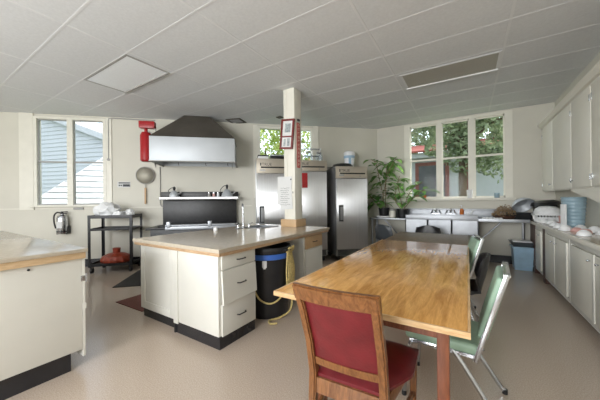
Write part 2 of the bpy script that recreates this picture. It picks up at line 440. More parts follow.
# ------------------------------------------------------------------ island
def pull(x, y, z, axis='y', L=.11):
    m = MB()
    if axis == 'y':
        m.tube([(x, y-L/2, z), (x+.022, y-L/2+.012, z), (x+.022, y+L/2-.012, z), (x, y+L/2, z)], .006, 6, False)
    else:
        m.tube([(x-L/2, y, z), (x-L/2+.012, y-.022, z), (x+L/2-.012, y-.022, z), (x+L/2, y, z)], .006, 6, False)
    return m
un = thing('base_cabinet', 'white island cabinet with recessed panel door facing the left counter', 'cabinet', (-3.25, 1.66, 0))
m = MB(); m.bb(0, .70, 0, 1.95, .10, .84, .003); m.build('carcass', M_WHITE, un)
MB().bb(.015, .70, .012, 1.93, 0, .10).build('plinth', M_BASE, un)
m = MB(); m.bb(.01, .09, -.018, 0, .11, .83, .003); m.bb(.58, .66, -.018, 0, .11, .83, .003); m.bb(.09, .58, -.018, 0, .75, .83, .003); m.bb(.09, .58, -.018, 0, .11, .19, .003); m.bb(.09, .58, -.008, 0, .19, .75)
m.build('door', M_WHITE, un)
du = thing('drawer_unit', 'white island drawer unit with three drawers and crooked middle front', 'drawer unit', (-2.53, 1.62, 0))
m = MB(); m.bb(0, .64, 0, .48, .115, .84, .003); m.bb(-.02, .05, -.012, .0, .10, .84, .002); m.build('carcass', M_WHITE, du)
m = MB(); m.bb(.0, .645, .006, .47, 0, .115); m.bb(-.02, .0, -.006, .3, 0, .115); m.build('plinth', M_BASE, du)
for z0, z1, tilt in ((.715, .84, 0), (.405, .705, 1), (.11, .395, 0)):
    m = MB()
    if tilt:
        m.ext([(.64, .03, z0-.012), (.64, .47, z0+.004), (.64, .47, z1), (.64, .03, z1-.006)], (.02, 0, 0))
        bmesh.ops.rotate(m.bm, verts=m.bm.verts, cent=(.64, .25, z1), matrix=Matrix.Rotation(-.06, 3, 'Y'))
    else: m.bb(.64, .658, .03, .47, z0, z1, .004)
    d = m.build('drawer', M_WHITE, du)
    pull(.662 if not tilt else .668, .26, (z0+z1)/2).build('handle', M_BLKM, d)
bp = thing('base_cabinet', 'white island end cabinet with bare wood drawer beside the black trash can', 'cabinet', (-2.53, 3.08, 0))
m = MB(); m.bb(0, .64, 0, .46, .10, .84, .003); m.bb(.22, .64, .46, .54, .10, .84); m.build('carcass', M_WHITE, bp)
MB().bb(.01, .62, .01, .52, 0, .10).build('plinth', M_BASE, bp)
d = MB().bb(.64, .658, .03, .51, .66, .83, .004).build('drawer', M_PINE, bp); pull(.66, .27, .745).build('handle', M_BLKM, d)
MB().bb(.64, .658, .03, .51, .11, .645, .004).build('door', M_WHITE, bp)
kp = MB(); kp.bb(-2.53, -2.50, 2.105, 3.075, .0, .84); tag(kp.build('back_panel', M_WHITE), 'white back panel of the island knee space behind the trash can', 'panel')
# island worktop with sink cut-out
wt = thing('worktop', 'greige island worktop with wood edge and sink cut-out', 'worktop', (-3.29, 1.58, 0))
X1, Y1 = 1.46, 2.18; sx0, sx1, sy0, sy1 = .22, .62, 1.54, 1.94
m = MB(); m.bb(0, X1, 0, sy0, .875, .91); m.bb(0, X1, sy1, Y1, .875, .91); m.bb(0, sx0, sy0, sy1, .875, .91); m.bb(sx1, X1, sy0, sy1, .875, .91)
m.build('laminate_top', M_LAM, wt)
m = MB(); m.bb(.012, X1-.012, .012, .035, .842, .875, .002); m.bb(X1-.035, X1-.012, .035, Y1-.012, .842, .875, .002); m.bb(.012, .035, .035, Y1-.012, .842, .875, .002); m.bb(.035, X1-.035, Y1-.035, Y1-.012, .842, .875, .002)
m.build('edge_strip', M_EDGE, wt)
sk = thing('sink', 'small stainless sink set into the island worktop', 'sink', (-3.29+sx0, 1.58+sy0, .91))
a, b = sx1-sx0, sy1-sy0; m = MB()
m.bb(-.02, a+.02, -.02, .015, .0005, .006); m.bb(-.02, a+.02, b-.015, b+.02, .0005, .006); m.bb(-.02, .015, .015, b-.015, .0005, .006); m.bb(a-.015, a+.02, .015, b-.015, .0005, .006)
m.build('rim', M_STEEL2, sk)
m = MB(); m.bb(.004, a-.004, .004, b-.004, -.03, -.026); m.bb(.004, .008, .004, b-.004, -.026, .0); m.bb(a-.008, a-.004, .004, b-.004, -.026, .0); m.bb(.008, a-.008, .004, .008, -.026, .0); m.bb(.008, a-.008, b-.008, b-.004, -.026, .0)
m.build('bowl', M_STEEL2, sk)
fc = thing('faucet', 'chrome gooseneck faucet beside the island sink', 'faucet', (-2.95, 3.03, .911), -.4)
MB().lathe([(.03, 0), (.03, .02), (.015, .035), (.012, .06)], seg=16).build('base', M_CHROME, fc)
MB().bb(-.03, .03, -.12, .12, 0, .012, .004).build('base_plate', M_STEEL2, fc)
MB().tube([(0, 0, .05), (0, 0, .27), (-.01, .0, .34), (-.06, .015, .37), (-.10, .03, .345), (-.105, .03, .31)], .014, 10).build('spout', M_CHROME, fc)
for s_ in (-1, 1):
    MB().cyl((.01, .09*s_, 0), (.01, .09*s_, .05), .018, .014).bar((.01, .09*s_, .055), (.03, .15*s_, .085), .014, .01).build('handle', M_CHROME, fc)
t = tag(MB().lathe([(.028, 0), (.030, .01), (.030, .04), (.016, .05), (.0, .052)], seg=16).build('soap_dish', M_PLASTIC, None, (-3.10, 2.62, .91)), 'small white tub on the island worktop near the range', 'tub')

# ------------------------------------------------------------------ trash can + rope
tc = thing('trash_can', 'black round trash can with blue band in the island knee space', 'trash can', (-2.06, 2.52, 0))
MB().lathe([(0, .012), (.235, 0), (.243, .02), (.262, .74), (.285, .745), (.29, .78), (.282, .80), (.268, .795), (.255, .74), (.21, .03), (0, .03)], seg=40).build('body', M_BLACK, tc)
MB().lathe([(.2665, .665), (.272, .668), (.2755, .722), (.27, .726), (.264, .72), (.262, .67)], seg=40).build('blue_band', M_BLUE, tc)['label'] = 'bright blue band below the rim'
m = MB(); a = math.radians(-58); px, py = .272*math.cos(a), .272*math.sin(a)
m.box((px, py, .625), (.02, .05, .075), a, .006); m.box((px*1.03, py*1.03, .60), (.02, .03, .05), a, .005); m.build('clip', M_PLASTIC, tc)
for k in (0, 2.2): MB().box((.285*math.cos(k), .285*math.sin(k), .765), (.05, .12, .02), k, .006).build('handle', M_BLACK, tc)
rp = MB(); random.seed(3)
def on_can(ang, z, k=0.02): r = .243+.02*z/.74+k+(.035 if z > .73 else 0); return (-2.06+r*math.cos(ang), 2.52+r*math.sin(ang), z)
for j in range(5):
    a = .02+.11*j
    rp.tube([on_can(a, .73, .012+.008*j), on_can(a+.02, .79, .02), on_can(a, .72, .03), on_can(a-.05, .5, .03+.01*j), on_can(a-.02, .34-.04*j, .04), on_can(a+.08, .46, .035), on_can(a+.07, .70, .03)], .010, 6)
rp.tube([on_can(.3, .72, .03), on_can(.1, .45, .04), on_can(-.3, .26, .035), on_can(-.75, .19, .03), on_can(-1.2, .23, .025), on_can(-1.5, .34, .02)], .010, 6)
rp.tube([on_can(.45, .70, .035), on_can(.35, .35, .05), on_can(.1, .09, .07), (-1.80, 2.42, .02), (-1.86, 2.30, .015), (-1.80, 2.24, .015), (-1.74, 2.28, .02)], .010, 6)
tag(rp.build('extension_cord', M_YELLOW), 'yellow cord hanging in loops over the black trash can', 'cord')

# ------------------------------------------------------------------ oblique wall: range, hood, cart
def wbox(mb, x0, x1, y0, y1, z0, z1, bev=0.): return mb.bb(x0, x1, y0, y1, z0, z1, bev)   # local: +x right along wall, -y into room
rg = thing('kitchen_range', 'black commercial kitchen range with high backguard against the wall', 'range', W(5.10, 0, 0), TH)
MB().bb(0, 1.60, -.84, -.06, .12, .80, .006).build('body', M_BLKE, rg)
for x in (.08, 1.52):
    for y in (-.78, -.12): MB().cyl((x, y, 0), (x, y, .12), .025).build('leg', M_BLKM, rg)
MB().bb(-.08, 1.62, -.86, -.06, .80, .835, .006).build('cooktop', M_BLKE, rg)
MB().bb(.02, 1.56, -.13, -.04, .835, 1.37, .004).build('backguard', M_BLKE, rg)
MB().bb(-.02, 1.60, -.10, -.015, 1.433, 1.545, .004).build('shelf_back', M_BLKE, rg)
MB().bb(.02, 1.60, -.36, -.03, 1.372, 1.432, .008).build('high_shelf', M_STEEL, rg)
m = MB(); m.cyl((.28, -.90, .88), (1.60, -.90, .88), .024); m.bb(.28, 1.60, -.93, -.85, .795, .862, .01); m.build('front_rail', M_STEEL2, rg)
for x in (.34, 1.08): MB().bb(x-.035, x+.035, -.935, -.865, .84, .955, .012).build('rail_bracket', M_STEEL2, rg)
for k in range(3):
    d = MB().bb(.1+.5*k, .55+.5*k, -.862, -.84, .2, .72, .008).build('oven_door', M_BLKE, rg)
    MB().tube([(.14+.5*k, -.86, .66), (.16+.5*k, -.9, .66), (.49+.5*k, -.9, .66), (.51+.5*k, -.86, .66)], .01, 6, False).build('handle', M_STEEL, d)
for bx in (.2, .55, .9, 1.25):
    for by in (-.65, -.33):
        m = MB()
        for a in range(6): m.bar((bx, by, .85), (bx+.12*math.cos(a*PI/3), by+.12*math.sin(a*PI/3), .85), .012, .02)
        m.lathe([(.13, .837), (.13, .86), (.115, .86), (.115, .837)], (bx, by, 0), 20); m.build('burner_grate', M_BLKM, rg)
def kettle(s, label, sc):
    t = thing('kettle', label, 'kettle', W(s, .2, 1.432), TH, 'kettles on the range shelf')
    MB().lathe([(0, 0), (.095*sc, 0), (.10*sc, .02), (.085*sc, .07), (.05*sc, .12*sc), (.03, .135*sc), (0, .14*sc)], seg=24).build('body', M_HOODP, t)
    MB().lathe([(.012, .135*sc), (.022, .155*sc), (.03, .19*sc), (.022, .215*sc), (0, .225*sc)], seg=14).build('knob', M_BLACK, t)
    MB().tube([(.07*sc, 0, .05), (.12*sc, 0, .08), (.14*sc, 0, .12)], [.02, .016, .012], 8).build('spout', M_CHROME, t)
    MB().tube([(-.07*sc, 0, .08), (-.12*sc, 0, .13), (-.06*sc, 0, .19*sc), (0, 0, .2*sc)], .007, 6).build('handle', M_BLKM, t)
kettle(4.83, 'smaller metal kettle at the left end of the range shelf', 1.0)
kettle(3.74, 'larger metal kettle at the right end of the range shelf', 1.22)
for k, s in enumerate((4.12, 4.02, 3.93)):
    t = thing('salt_shaker', ['grey salt shaker, leftmost of three on the range shelf', 'pinkish salt shaker, middle of three on the range shelf', 'pale salt shaker nearest the larger kettle'][k], 'shaker', W(s, .2, 1.432), 0, 'shakers on the range shelf')
    MB().lathe([(.028, 0), (.03, .01), (.024, .075)], seg=14).build('jar', [M_LGREY, M_PINK, M_PLASTIC][k], t)
    MB().lathe([(.025, .075), (.025, .095), (.012, .105), (0, .106)], seg=14).build('cap', M_CHROME, t)

hd = thing('range_hood', 'steel range hood with dark sloping duct above the range', 'range hood', W(5.10, 0, 0), TH)
m = MB(); m.bb(.0, 1.56, -.86, -.84, 2.115, 2.575, .002); m.build('front_panel', M_HOODP, hd)
m = MB(); m.bb(.0, .02, -.84, 0, 2.115, 2.575); m.bb(1.54, 1.56, -.84, 0, 2.115, 2.575); m.bb(.02, 1.54, -.84, -.01, 2.56, 2.575); m.bb(.02, 1.54, -.03, -.01, 2.115, 2.56); m.build('shell', M_HOODP, hd)
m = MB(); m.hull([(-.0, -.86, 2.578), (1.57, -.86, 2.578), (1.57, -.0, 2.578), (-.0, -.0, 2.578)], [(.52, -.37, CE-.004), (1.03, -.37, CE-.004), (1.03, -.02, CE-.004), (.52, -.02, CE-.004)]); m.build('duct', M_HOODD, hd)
m = MB(); m.bb(-.01, 1.585, -.88, -.85, 2.098, 2.115); m.bb(-.01, .02, -.85, 0, 2.098, 2.115); m.bb(1.555, 1.585, -.85, 0, 2.098, 2.115); m.build('gutter', M_LGREY, hd)
for x in (.06, 1.5): MB().ext([(x, -.80, 2.085), (x, -.70, 2.085), (x, -.70, 2.0)], (.012, 0, 0)).build('gusset', M_LGREY, hd)
for x in (.5, 1.0, 1.42): MB().tube([(x, -.8, 2.09), (x, -.8, 2.05), (x+.015, -.8, 2.035)], .006, 6).build('hook', M_BLKM, hd)
# fire suppression bottle on the hood's left side
fs = thing('fire_suppression_cylinder', 'red fire suppression cylinder with red control box beside the hood', 'fire suppression', W(5.10, 0, 0), TH)
MB().lathe([(0, 2.11), (.08, 2.115), (.105, 2.14), (.105, 2.62), (.08, 2.675), (.03, 2.69), (.03, 2.75)], (-.115, -.66, 0), 24).build('cylinder', M_FIRE, fs)
MB().bb(-.215, .06, -.76, -.62, 2.75, 2.88, .012).build('control_box', M_FIRE, fs)
MB().tube([(.03, -.70, 2.76), (.07, -.70, 2.73), (.06, -.70, 2.66), (.0, -.70, 2.66), (-.06, -.69, 2.70)], .010, 8).build('pipe', M_LGREY, fs)
MB().bb(-.2, 0, -.56, -.53, 2.2, 2.25).build('bracket', M_FIRE, fs)
# conduits
m = MB(); m.tube([W(6.155, .015, 2.22), W(6.155, .015, 3.05), W(6.14, .015, 3.10), W(6.06, .015, 3.11), W(5.25, .015, 3.10)], .013, 8, False); m.cyl(W(6.155, .0, 2.235), W(6.155, .03, 2.235), .03)
tag(m.build('conduit', M_LGREY), 'grey conduit running from the left window up and along the ceiling', 'conduit')
m = MB(); m.tube([W(5.16, .015, 2.1), W(5.16, .015, 1.28), W(5.14, .015, 1.235), W(5.07, .015, 1.23)], .010, 8, False)
tag(m.build('conduit', M_LGREY), 'thin conduit dropping from the hood to the range', 'conduit')
# skimmer on the wall
sk = thing('strainer', 'large round wire mesh strainer with wooden handle hanging on the wall', 'strainer', W(5.45, .04, 0), TH)
m = MB(); m.lathe([(0, -.05), (.08, -.042), (.14, -.02), (.175, .0), (.18, .004), (.165, .004), (.08, -.03), (0, -.038)], seg=32)
bmesh.ops.rotate(m.bm, verts=m.bm.verts, cent=(0, 0, 0), matrix=Matrix.Rotation(-PI/2, 3, 'X')); bmesh.ops.translate(m.bm, verts=m.bm.verts, vec=(0, -.0, 1.905))
m.build('mesh_bowl', M_MESH, sk)
m = MB(); m.tube([(.18*math.cos(k*PI/16), .0, 1.905+.18*math.sin(k*PI/16)) for k in range(33)], .007, 6, False); m.cyl((0, 0, 1.72), (0, 0, 1.63), .007); m.build('rim', M_LGREY, sk)
m = MB(); m.bar((0, 0, 1.64), (0, 0, 1.29), .035, .02, (0, 1, 0), .006); m.build('handle', M_PINE, sk)
# small wall sign
sg = thing('wall_sign', 'small dark and white sign on the wall above the cart', 'sign', W(5.875, 0, 1.71), TH)
MB().bb(-.125, .125, -.008, 0, -.062, .062).build('board', M_PAPER, sg)
m = MB(); m.bb(-.10, .115, -.010, -.008, .022, .045); m.bb(-.02, .115, -.010, -.008, -.045, .005); m.bb(-.10, -.07, -.010, -.008, -.035, -.005); m.bb(-.06, -.035, -.010, -.008, -.035, -.005); m.build('printing', M_INK, sg)
# fire extinguisher (silver) below window
fe = thing('fire_extinguisher', 'silver fire extinguisher hanging below the left window', 'fire extinguisher', W(6.965, .1, 0), TH)
MB().lathe([(0, .72), (.085, .72), (.09, .735), (.09, 1.02), (.07, 1.07), (.03, 1.09), (.025, 1.11)], seg=24).build('tank', M_CHROME, fe)
m = MB(); m.lathe([(.094, .745), (.094, .77), (.091, .77), (.091, .745)], seg=24); m.bb(-.095, -.075, -.02, .1, .70, .86, .004); m.bb(.075, .095, -.02, .1, .70, .86, .004); m.bb(-.09, .09, .06, .1, .70, .73); m.build('bracket', M_BLKM, fe)
m = MB(); m.bb(-.02, .08, -.02, .02, 1.11, 1.13, .005); m.bb(-.02, .09, -.015, .015, 1.145, 1.16, .005); m.cyl((0, 0, 1.10), (0, 0, 1.15), .02); m.build('valve', M_BLKM, fe)
MB().tube([(0, -.01, 1.125), (-.07, -.03, 1.14), (-.12, -.03, 1.08), (-.13, -.02, .95), (-.115, 0, .82)], .014, 8).build('hose', M_BLACK, fe)
MB().bb(-.045, .045, -.094, -.088, .83, .96).build('label_plate', M_PAPER, fe)
so = MB(); so.bb(-.09, .09, -.03, 0, 1.19, 1.235, .006); so.bb(-.07, .07, -.034, -.03, 1.205, 1.22)
tag(so.build('wall_plate', M_LGREY, None, W(6.72, 0, 0), TH), 'small grey plate on the sill line right of the extinguisher', 'plate')

# cart
ct = thing('utility_cart', 'black three-shelf utility cart on casters by the left window', 'cart', W(6.22, .15, 0), TH)
CW, CD = .74, .52
m = MB()
for z0, z1, nm in ((1.03, 1.09, 'top_shelf'), (.80, .84, 'middle_shelf'), (.13, .18, 'bottom_shelf')):
    m = MB(); m.bb(0, CW, -CD, 0, z0, z0+.012); m.bb(0, CW, -CD, -CD+.012, z0, z1); m.bb(0, CW, -.012, 0, z0, z1); m.bb(0, .012, -CD, 0, z0, z1); m.bb(CW-.012, CW, -CD, 0, z0, z1); m.build(nm, M_BLKM, ct)
for x in (0, CW):
    for y in (-CD, 0):
        sx = 1 if x == 0 else -1; sy = 1 if y < 0 else -1
        MB().bb(x-.004*sx, x+.04*sx, y-.004*sy, y+.008*sy, .12, 1.092).bb(x-.004*sx, x+.006*sx, y, y+.04*sy, .12, 1.092).build('post', M_BLKM, ct)
        m = MB(); cx, cy = x+.04*sx, y+.04*sy
        m.cyl((cx-.016, cy, .05), (cx+.016, cy, .05), .05); m.bb(cx-.025, cx-.019, cy-.02, cy+.02, .05, .115); m.bb(cx+.019, cx+.025, cy-.02, cy+.02, .05, .115); m.bb(cx-.03, cx+.03, cy-.03, cy+.03, .113, .128); m.build('caster', M_BLACK, ct)
# white items on the cart
random.seed(11)
def crumple(loc, r, sc, seed, m_, name):
    random.seed(seed); b = bmesh.new(); bmesh.ops.create_icosphere(b, subdivisions=3, radius=r)
    from mathutils import noise
    for v in b.verts:
        n = noise.noise(v.co*(2.2/r)+V((seed, 0, 0)))*.45+noise.noise(v.co*(5/r)+V((0, seed, 0)))*.22
        v.co *= (1+n); v.co = V((v.co.x*sc[0], v.co.y*sc[1], v.co.z*sc[2]))
    zm = min(v.co.z for v in b.verts)
    for v in b.verts: v.co.z = max(v.co.z-zm-.35*r*sc[2], 0)
    mb = MB(); mb.merge(b); return mb.build(name, m_, None, loc, seed, 50)
p = W(6.00, .42, 1.043)
tag(crumple(p, .17, (1.25, .9, 1.0), 4, M_PLASTIC, 'plastic_bag'), 'crumpled white plastic bag, tallest of the white things on the cart', 'bag')
for k, (s, o, r) in enumerate(((5.73, .30, .075), (5.60, .42, .095), (5.77, .56, .075))):
    tag(crumple(W(s, o, 1.043), r, (1.2, .8, .9), 8+k, M_PLASTIC, 'plastic_bag'), ['small white crumpled bag at the cart back right', 'white crumpled bag at the right end of the cart top', 'little white crumpled bag in the middle of the cart top'][k], 'bag', 'white bags on the cart')
tp = thing('lidded_pot', 'red-orange fluted pot with knob lid on the bottom cart shelf', 'pot', W(5.86, .40, .143)); tp.rotation_euler = (0, 0, TH); tp.scale = (1.08, .9, 1.05)
MB().lathe([(0, 0), (.20, 0), (.245, .03), (.25, .07), (.23, .10)], seg=60, flute=.035, nf=15).build('dish', M_TERRA, tp)
MB().lathe([(.235, .10), (.22, .13), (.14, .17), (.07, .185)], seg=60, flute=.03, nf=15).build('lid', M_TERRA, tp)
MB().lathe([(.06, .18), (.062, .24), (.066, .27), (.05, .275), (0, .27)], seg=20).build('knob', M_TERRA, tp)
# mats
tag(MB().box((0, 0, .006), (.95, 1.1, .012), 0, .004).build('floor_mat', M_MATB, None, W(5.38-.475, 1.67-.55, 0), TH), 'black rubber mat on the floor in front of the range', 'mat')
tag(MB().box((0, 0, .005), (.62, .92, .01), 0, .003).build('floor_mat', M_MATR, None, (-3.68, 2.16, 0), .03), 'reddish brown mat on the floor beside the island', 'mat')

# ------------------------------------------------------------------ refrigerators
def text_obj(txt, size, m_, parent, loc, rot, name):
    cu = bpy.data.curves.new('t', 'FONT'); cu.body = txt; cu.size = size; cu.extrude = .001; cu.align_x = 'LEFT'
    o = bpy.data.objects.new('t', cu); COL.objects.link(o)
    dg = bpy.context.evaluated_depsgraph_get(); dg.update()
    me = bpy.data.meshes.new_from_object(o.evaluated_get(dg)); bpy.data.objects.remove(o)
    r = bpy.data.objects.new(name, me); COL.objects.link(r); me.materials.clear(); me.materials.append(m_)
    r.parent = parent; r.location = loc; r.rotation_euler = rot
    return r
def fridge(label, s1, off, w, dep, h, hz, side, handle_left=True):
    t = thing('refrigerator', label, 'refrigerator', W(s1, off, 0), TH)   # local x 0..w right, y 0 front .. +dep back
    MB().bb(0, w, .045, dep, .12, h, .006).build('body', side, t)
    MB().bb(.0, w, .0, .05, hz+.006, h, .004).build('header', M_HEADER, t)
    z = hz+(h-hz)*.42
    MB().bb(.09, w-.05, -.004, .002, z-.018, z+.012).build('vent_slit', M_BLKE, t)
    MB().bb(.006, w-.006, -.012, .044, .27, hz-.008, .008).build('door', M_STEEL, t)
    m = MB(); m.bb(.0, w, .02, .05, .12, .262)
    m.build('grille_frame', M_LGREY, t)
    m = MB()
    for k in range(5): m.bb(.03, w-.03, .008, .02, .135+k*.025, .150+k*.025)
    m.build('grille', M_BLKM, t)
    hx = .10 if handle_left else w-.10
    hh = MB(); hh.bb(hx-.055, hx+.055, -.018, -.010, .86, 1.23, .004); hh.build('handle_plate', M_STEEL2, t)
    m = MB(); m.bb(hx-.045, hx-.018, -.020, -.016, .88, 1.21); m.bb(hx-.018, hx+.05, -.020, -.016, .88, .90); m.bb(hx-.018, hx+.05, -.0195, -.016, 1.19, 1.21); m.build('handle_recess', M_BLKE, t)
    m = MB(); m.cyl((w-.17, -.006, hz+.05), (w-.17, .004, hz+.05), .016); m.build('lock', M_LGREY, t)
    MB().bb(.07, .18, -.003, .001, hz+.05, hz+.085).build('nameplate', M_CHROME, t)
    text_obj('TRUE', .085, M_INK, t, (.11, -.002, z+.03), (PI/2, 0, 0), 'lettering')
    m = MB(); m.bb(.075, .10, -.003, .001, z+.03, z+.09); m.build('emblem', M_INK, t)
    for x in (.07, w-.07):
        for y in (.1, dep-.08):
            MB().cyl((x-.015, y, .05), (x+.015, y, .05), .05).bb(x-.03, x+.03, y-.03, y+.03, .085, .121).build('caster', M_BLKM, t)
    return t
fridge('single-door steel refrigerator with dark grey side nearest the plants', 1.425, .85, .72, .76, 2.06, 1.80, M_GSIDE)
f2 = fridge('steel refrigerator with red sticker just right of the column', 2.31, .75, .71, .68, 2.19, 1.955, M_STEEL)
fridge('steel refrigerator left of the column beside the range', 3.11, .75, .77, .68, 2.21, 1.90, M_STEEL)
MB().bb(.155, .275, -.017, -.0125, 1.60, 1.915).build('sticker', M_FIRE, f2)['label'] = 'red rectangular sticker on the door'
# things on top
def lb(s, off, z): return W(s, off, z)
t = thing('storage_box', 'small white box on top of the refrigerator left of the column', 'box', lb(2.95, .38, 2.21), TH)
MB().bb(-.11, .11, -.12, .12, 0, .09, .01).build('tub', M_PLASTIC, t); MB().bb(-.12, .12, -.13, .13, .09, .115, .006).build('lid', M_BLKM, t)
t = thing('steel_tray', 'stack of steel trays on top of the refrigerator left of the column', 'tray', lb(2.58, .38, 2.21), TH)
for k in range(3): MB().bb(-.22, .22, -.18, .18, k*.045, k*.045+.03, .008).build('tray', [M_STEEL2, M_BLKM, M_STEEL2][k], t)
for k, (s, o) in enumerate(((1.93, .42), (1.68, .42))):
    t = thing('glass_jar', ['clear glass jar on the refrigerator beside the column', 'clear glass jar on the refrigerator with the red sticker, farther right'][k], 'jar', lb(s, o, 2.19), 0, 'glass jars on the refrigerator')
    MB().lathe([(.075, 0), (.085, .01), (.085, .17), (.05, .20), (.05, .22), (.045, .22), (.045, .2), (.08, .168), (.08, .012), (0, .01)], seg=22).build('jar', M_CLEARG, t)
    MB().lathe([(.056, .215), (.056, .245), (0, .25)], seg=22).build('lid', M_LGREY, t)
t = thing('wire_rack', 'small chrome wire rack on the refrigerator behind the glass jars', 'rack', lb(1.8, .2, 2.19), TH)
m = MB()
for x in (-.2, 0, .2):
    for y in (-.06, .06): m.cyl((x, y, 0), (x, y, .36), .006, seg=6)
for z in (.02, .18, .35):
    for y in (-.06, 0, .06): m.cyl((-.2, y, z), (.2, y, z), .005, seg=6)
m.build('wires', M_CHROME, t)
t = thing('frying_pan', 'black frying pan upside down on the refrigerator nearest the plants', 'pan', lb(1.17, .56, 2.06), TH)
MB().lathe([(.25, 0), (.255, .01), (.20, .075), (.17, .085), (0, .09)], seg=32).build('pan', M_BLACK, t)
MB().bar((-.17, .1, .015), (-.30, .22, .02), .03, .014, bev=.004).build('handle', M_BLACK, t)
t = thing('plastic_canister', 'white and blue canister on top of the refrigerator nearest the plants', 'canister', lb(.90, .30, 2.06), TH); t.scale = (1.1, 1.1, 1.3)
MB().lathe([(.085, 0), (.10, .01), (.11, .24), (.105, .25)], seg=24).build('body', M_PLASTIC, t)
MB().lathe([(.118, .25), (.118, .30), (.09, .325), (0, .33)], seg=24).build('lid', M_PLASTIC, t)
m = MB(); m.lathe([(.114, .2), (.1165, .2), (.1165, .245), (.114, .245)], seg=24)
m.box((-.03, -.107, .12), (.05, .012, .16), 0); m.build('blue_print', M_BIN, t)

# column hangings
t = thing('picture_frame', 'maroon picture frame with two prints hanging on the column front', 'picture frame', (-2.455, 3.545, 2.40))
m = MB(); m.bb(-.125, -.095, -.03, 0, -.24, .24, .003); m.bb(.095, .125, -.03, 0, -.24, .24, .003); m.bb(-.095, .095, -.03, 0, .21, .24, .003); m.bb(-.095, .095, -.03, 0, -.24, -.21, .003); m.bb(-.095, .095, -.028, 0, -.05, -.03, .002)
m.build('frame', M_MAROON, t)
MB().bb(-.096, .096, -.014, -.002, -.211, .211).build('mount', M_PAPER, t)
for q in ((-.05, .06, .03, .17), (-.06, -.02, -.19, -.08), (.01, .06, -.19, -.07)): MB().bb(q[0], q[1], -.016, -.014, q[2], q[3]).build('print', M_GREYINK, t)
t.rotation_euler = (0, .10, 0)
t = thing('vertical_sign', 'narrow vertical red sign on the right face of the column', 'sign', (-2.33, 3.665, 2.22))
MB().bb(0, .008, -.045, .045, -.36, .37).build('board', M_SIGN, t)
m = MB()
for k in range(11):
    z = .33-k*.064
    m.bb(.008, .010, -.025, -.012, z-.02, z+.02); m.bb(.008, .010, -.012, .025, z+.008, z+.02)
    if k % 2: m.bb(.008, .010, -.012, .02, z-.018, z-.006)
    if k % 3 == 0: m.bb(.008, .010, .012, .025, z-.02, z+.008)
m.build('lettering', M_SIGNF, t)
MB().bb(0, .02, -.03, .03, .40, .43, .004).build('bracket', M_INK, t)
t = thing('paper_sheets', 'white handwritten sheets pinned to the column front', 'papers', (-2.53, 3.55, 1.47))
random.seed(5)
m = MB(); m.box((.0, -.004, .02), (.28, .004, .46), rot=Matrix.Rotation(.03, 3, 'Y')); m.build('sheet', M_PAPER, t)
m = MB(); m.box((.03, -.009, -.08), (.24, .003, .40), rot=Matrix.Rotation(-.06, 3, 'Y')); m.build('sheet', M_PAPER, t)
m = MB()
for k in range(9):
    z = .06-k*.033; a = -.08+random.uniform(0, .02); b = .06+random.uniform(0, .06)
    m.tube([(a+(b-a)*i/8, -.012, z+random.uniform(-.006, .006)) for i in range(9)], .0025, 4)
m.build('handwriting', M_INK, t)
m = MB(); m.cyl((.13, -.01, .20), (.13, 0, .20), .012); m.build('pin', M_INK, t)
t = thing('light_switch', 'small cream switch plate on the column beside the papers', 'switch', (-2.365, 3.554, 1.46))
MB().bb(-.03, .03, -.007, 0, -.055, .055, .004).build('plate', M_TRIM, t)
MB().bb(-.008, .008, -.016, -.007, -.015, .015, .002).build('toggle', M_LGREY, t)

# ------------------------------------------------------------------ steel sink bench along back wall
sb = thing('sink_bench', 'long stainless three-basin sink bench with drainboards under the back window', 'sink', (0, 0, 0))
m = MB(); m.bb(.16, .93, 6.18, 6.80, .90, .93, .004); m.bb(.16, .93, 6.17, 6.20, .885, .945, .006); m.build('drainboard', M_STEEL2, sb)
m = MB(); m.bb(-2.0, -1.16, 6.30, 6.80, .87, .90, .004); m.build('drainboard', M_STEEL2, sb)
m = MB(); m.bb(-1.5, .93, 6.79, 6.83, .90, 1.10, .004); m.bb(-1.5, .93, 6.74, 6.83, 1.09, 1.115, .004); m.build('backsplash', M_STEEL2, sb)
m = MB(); m.bb(-1.16, .16, 6.16, 6.19, .90, .995, .006); m.bb(-1.16, .16, 6.70, 6.80, .90, .99, .004); m.build('front_roll', M_STEEL2, sb)
for x0, x1, zt in ((-1.16, -.73, .93), (-.72, -.29, .93), (-.28, .16, .93)):
    m = MB(); m.bb(x0, x0+.012, 6.18, 6.72, .62, zt); m.bb(x1-.012, x1, 6.18, 6.72, .62, zt); m.bb(x0, x1, 6.18, 6.192, .62, zt); m.bb(x0, x1, 6.70, 6.712, .62, zt); m.bb(x0, x1, 6.18, 6.712, .615, .63); m.build('basin', M_STEEL2, sb)
for x, y in ((.155, 6.21), (.155, 6.7), (-1.155, 6.21), (-1.155, 6.7), (-1.95, 6.34), (-1.95, 6.74), (.90, 6.7)):
    MB().cyl((x, y, 0), (x, y, .9 if x > -1.5 else .87), .022, seg=12).build('leg', M_STEEL2, sb)
for a, b in (((.52, 6.25, .885), (.17, 6.25, .50)), ((-1.68, 6.4, .87), (-1.30, 6.4, .45))):
    MB().cyl(a, b, .016, seg=10).build('brace', M_STEEL2, sb)
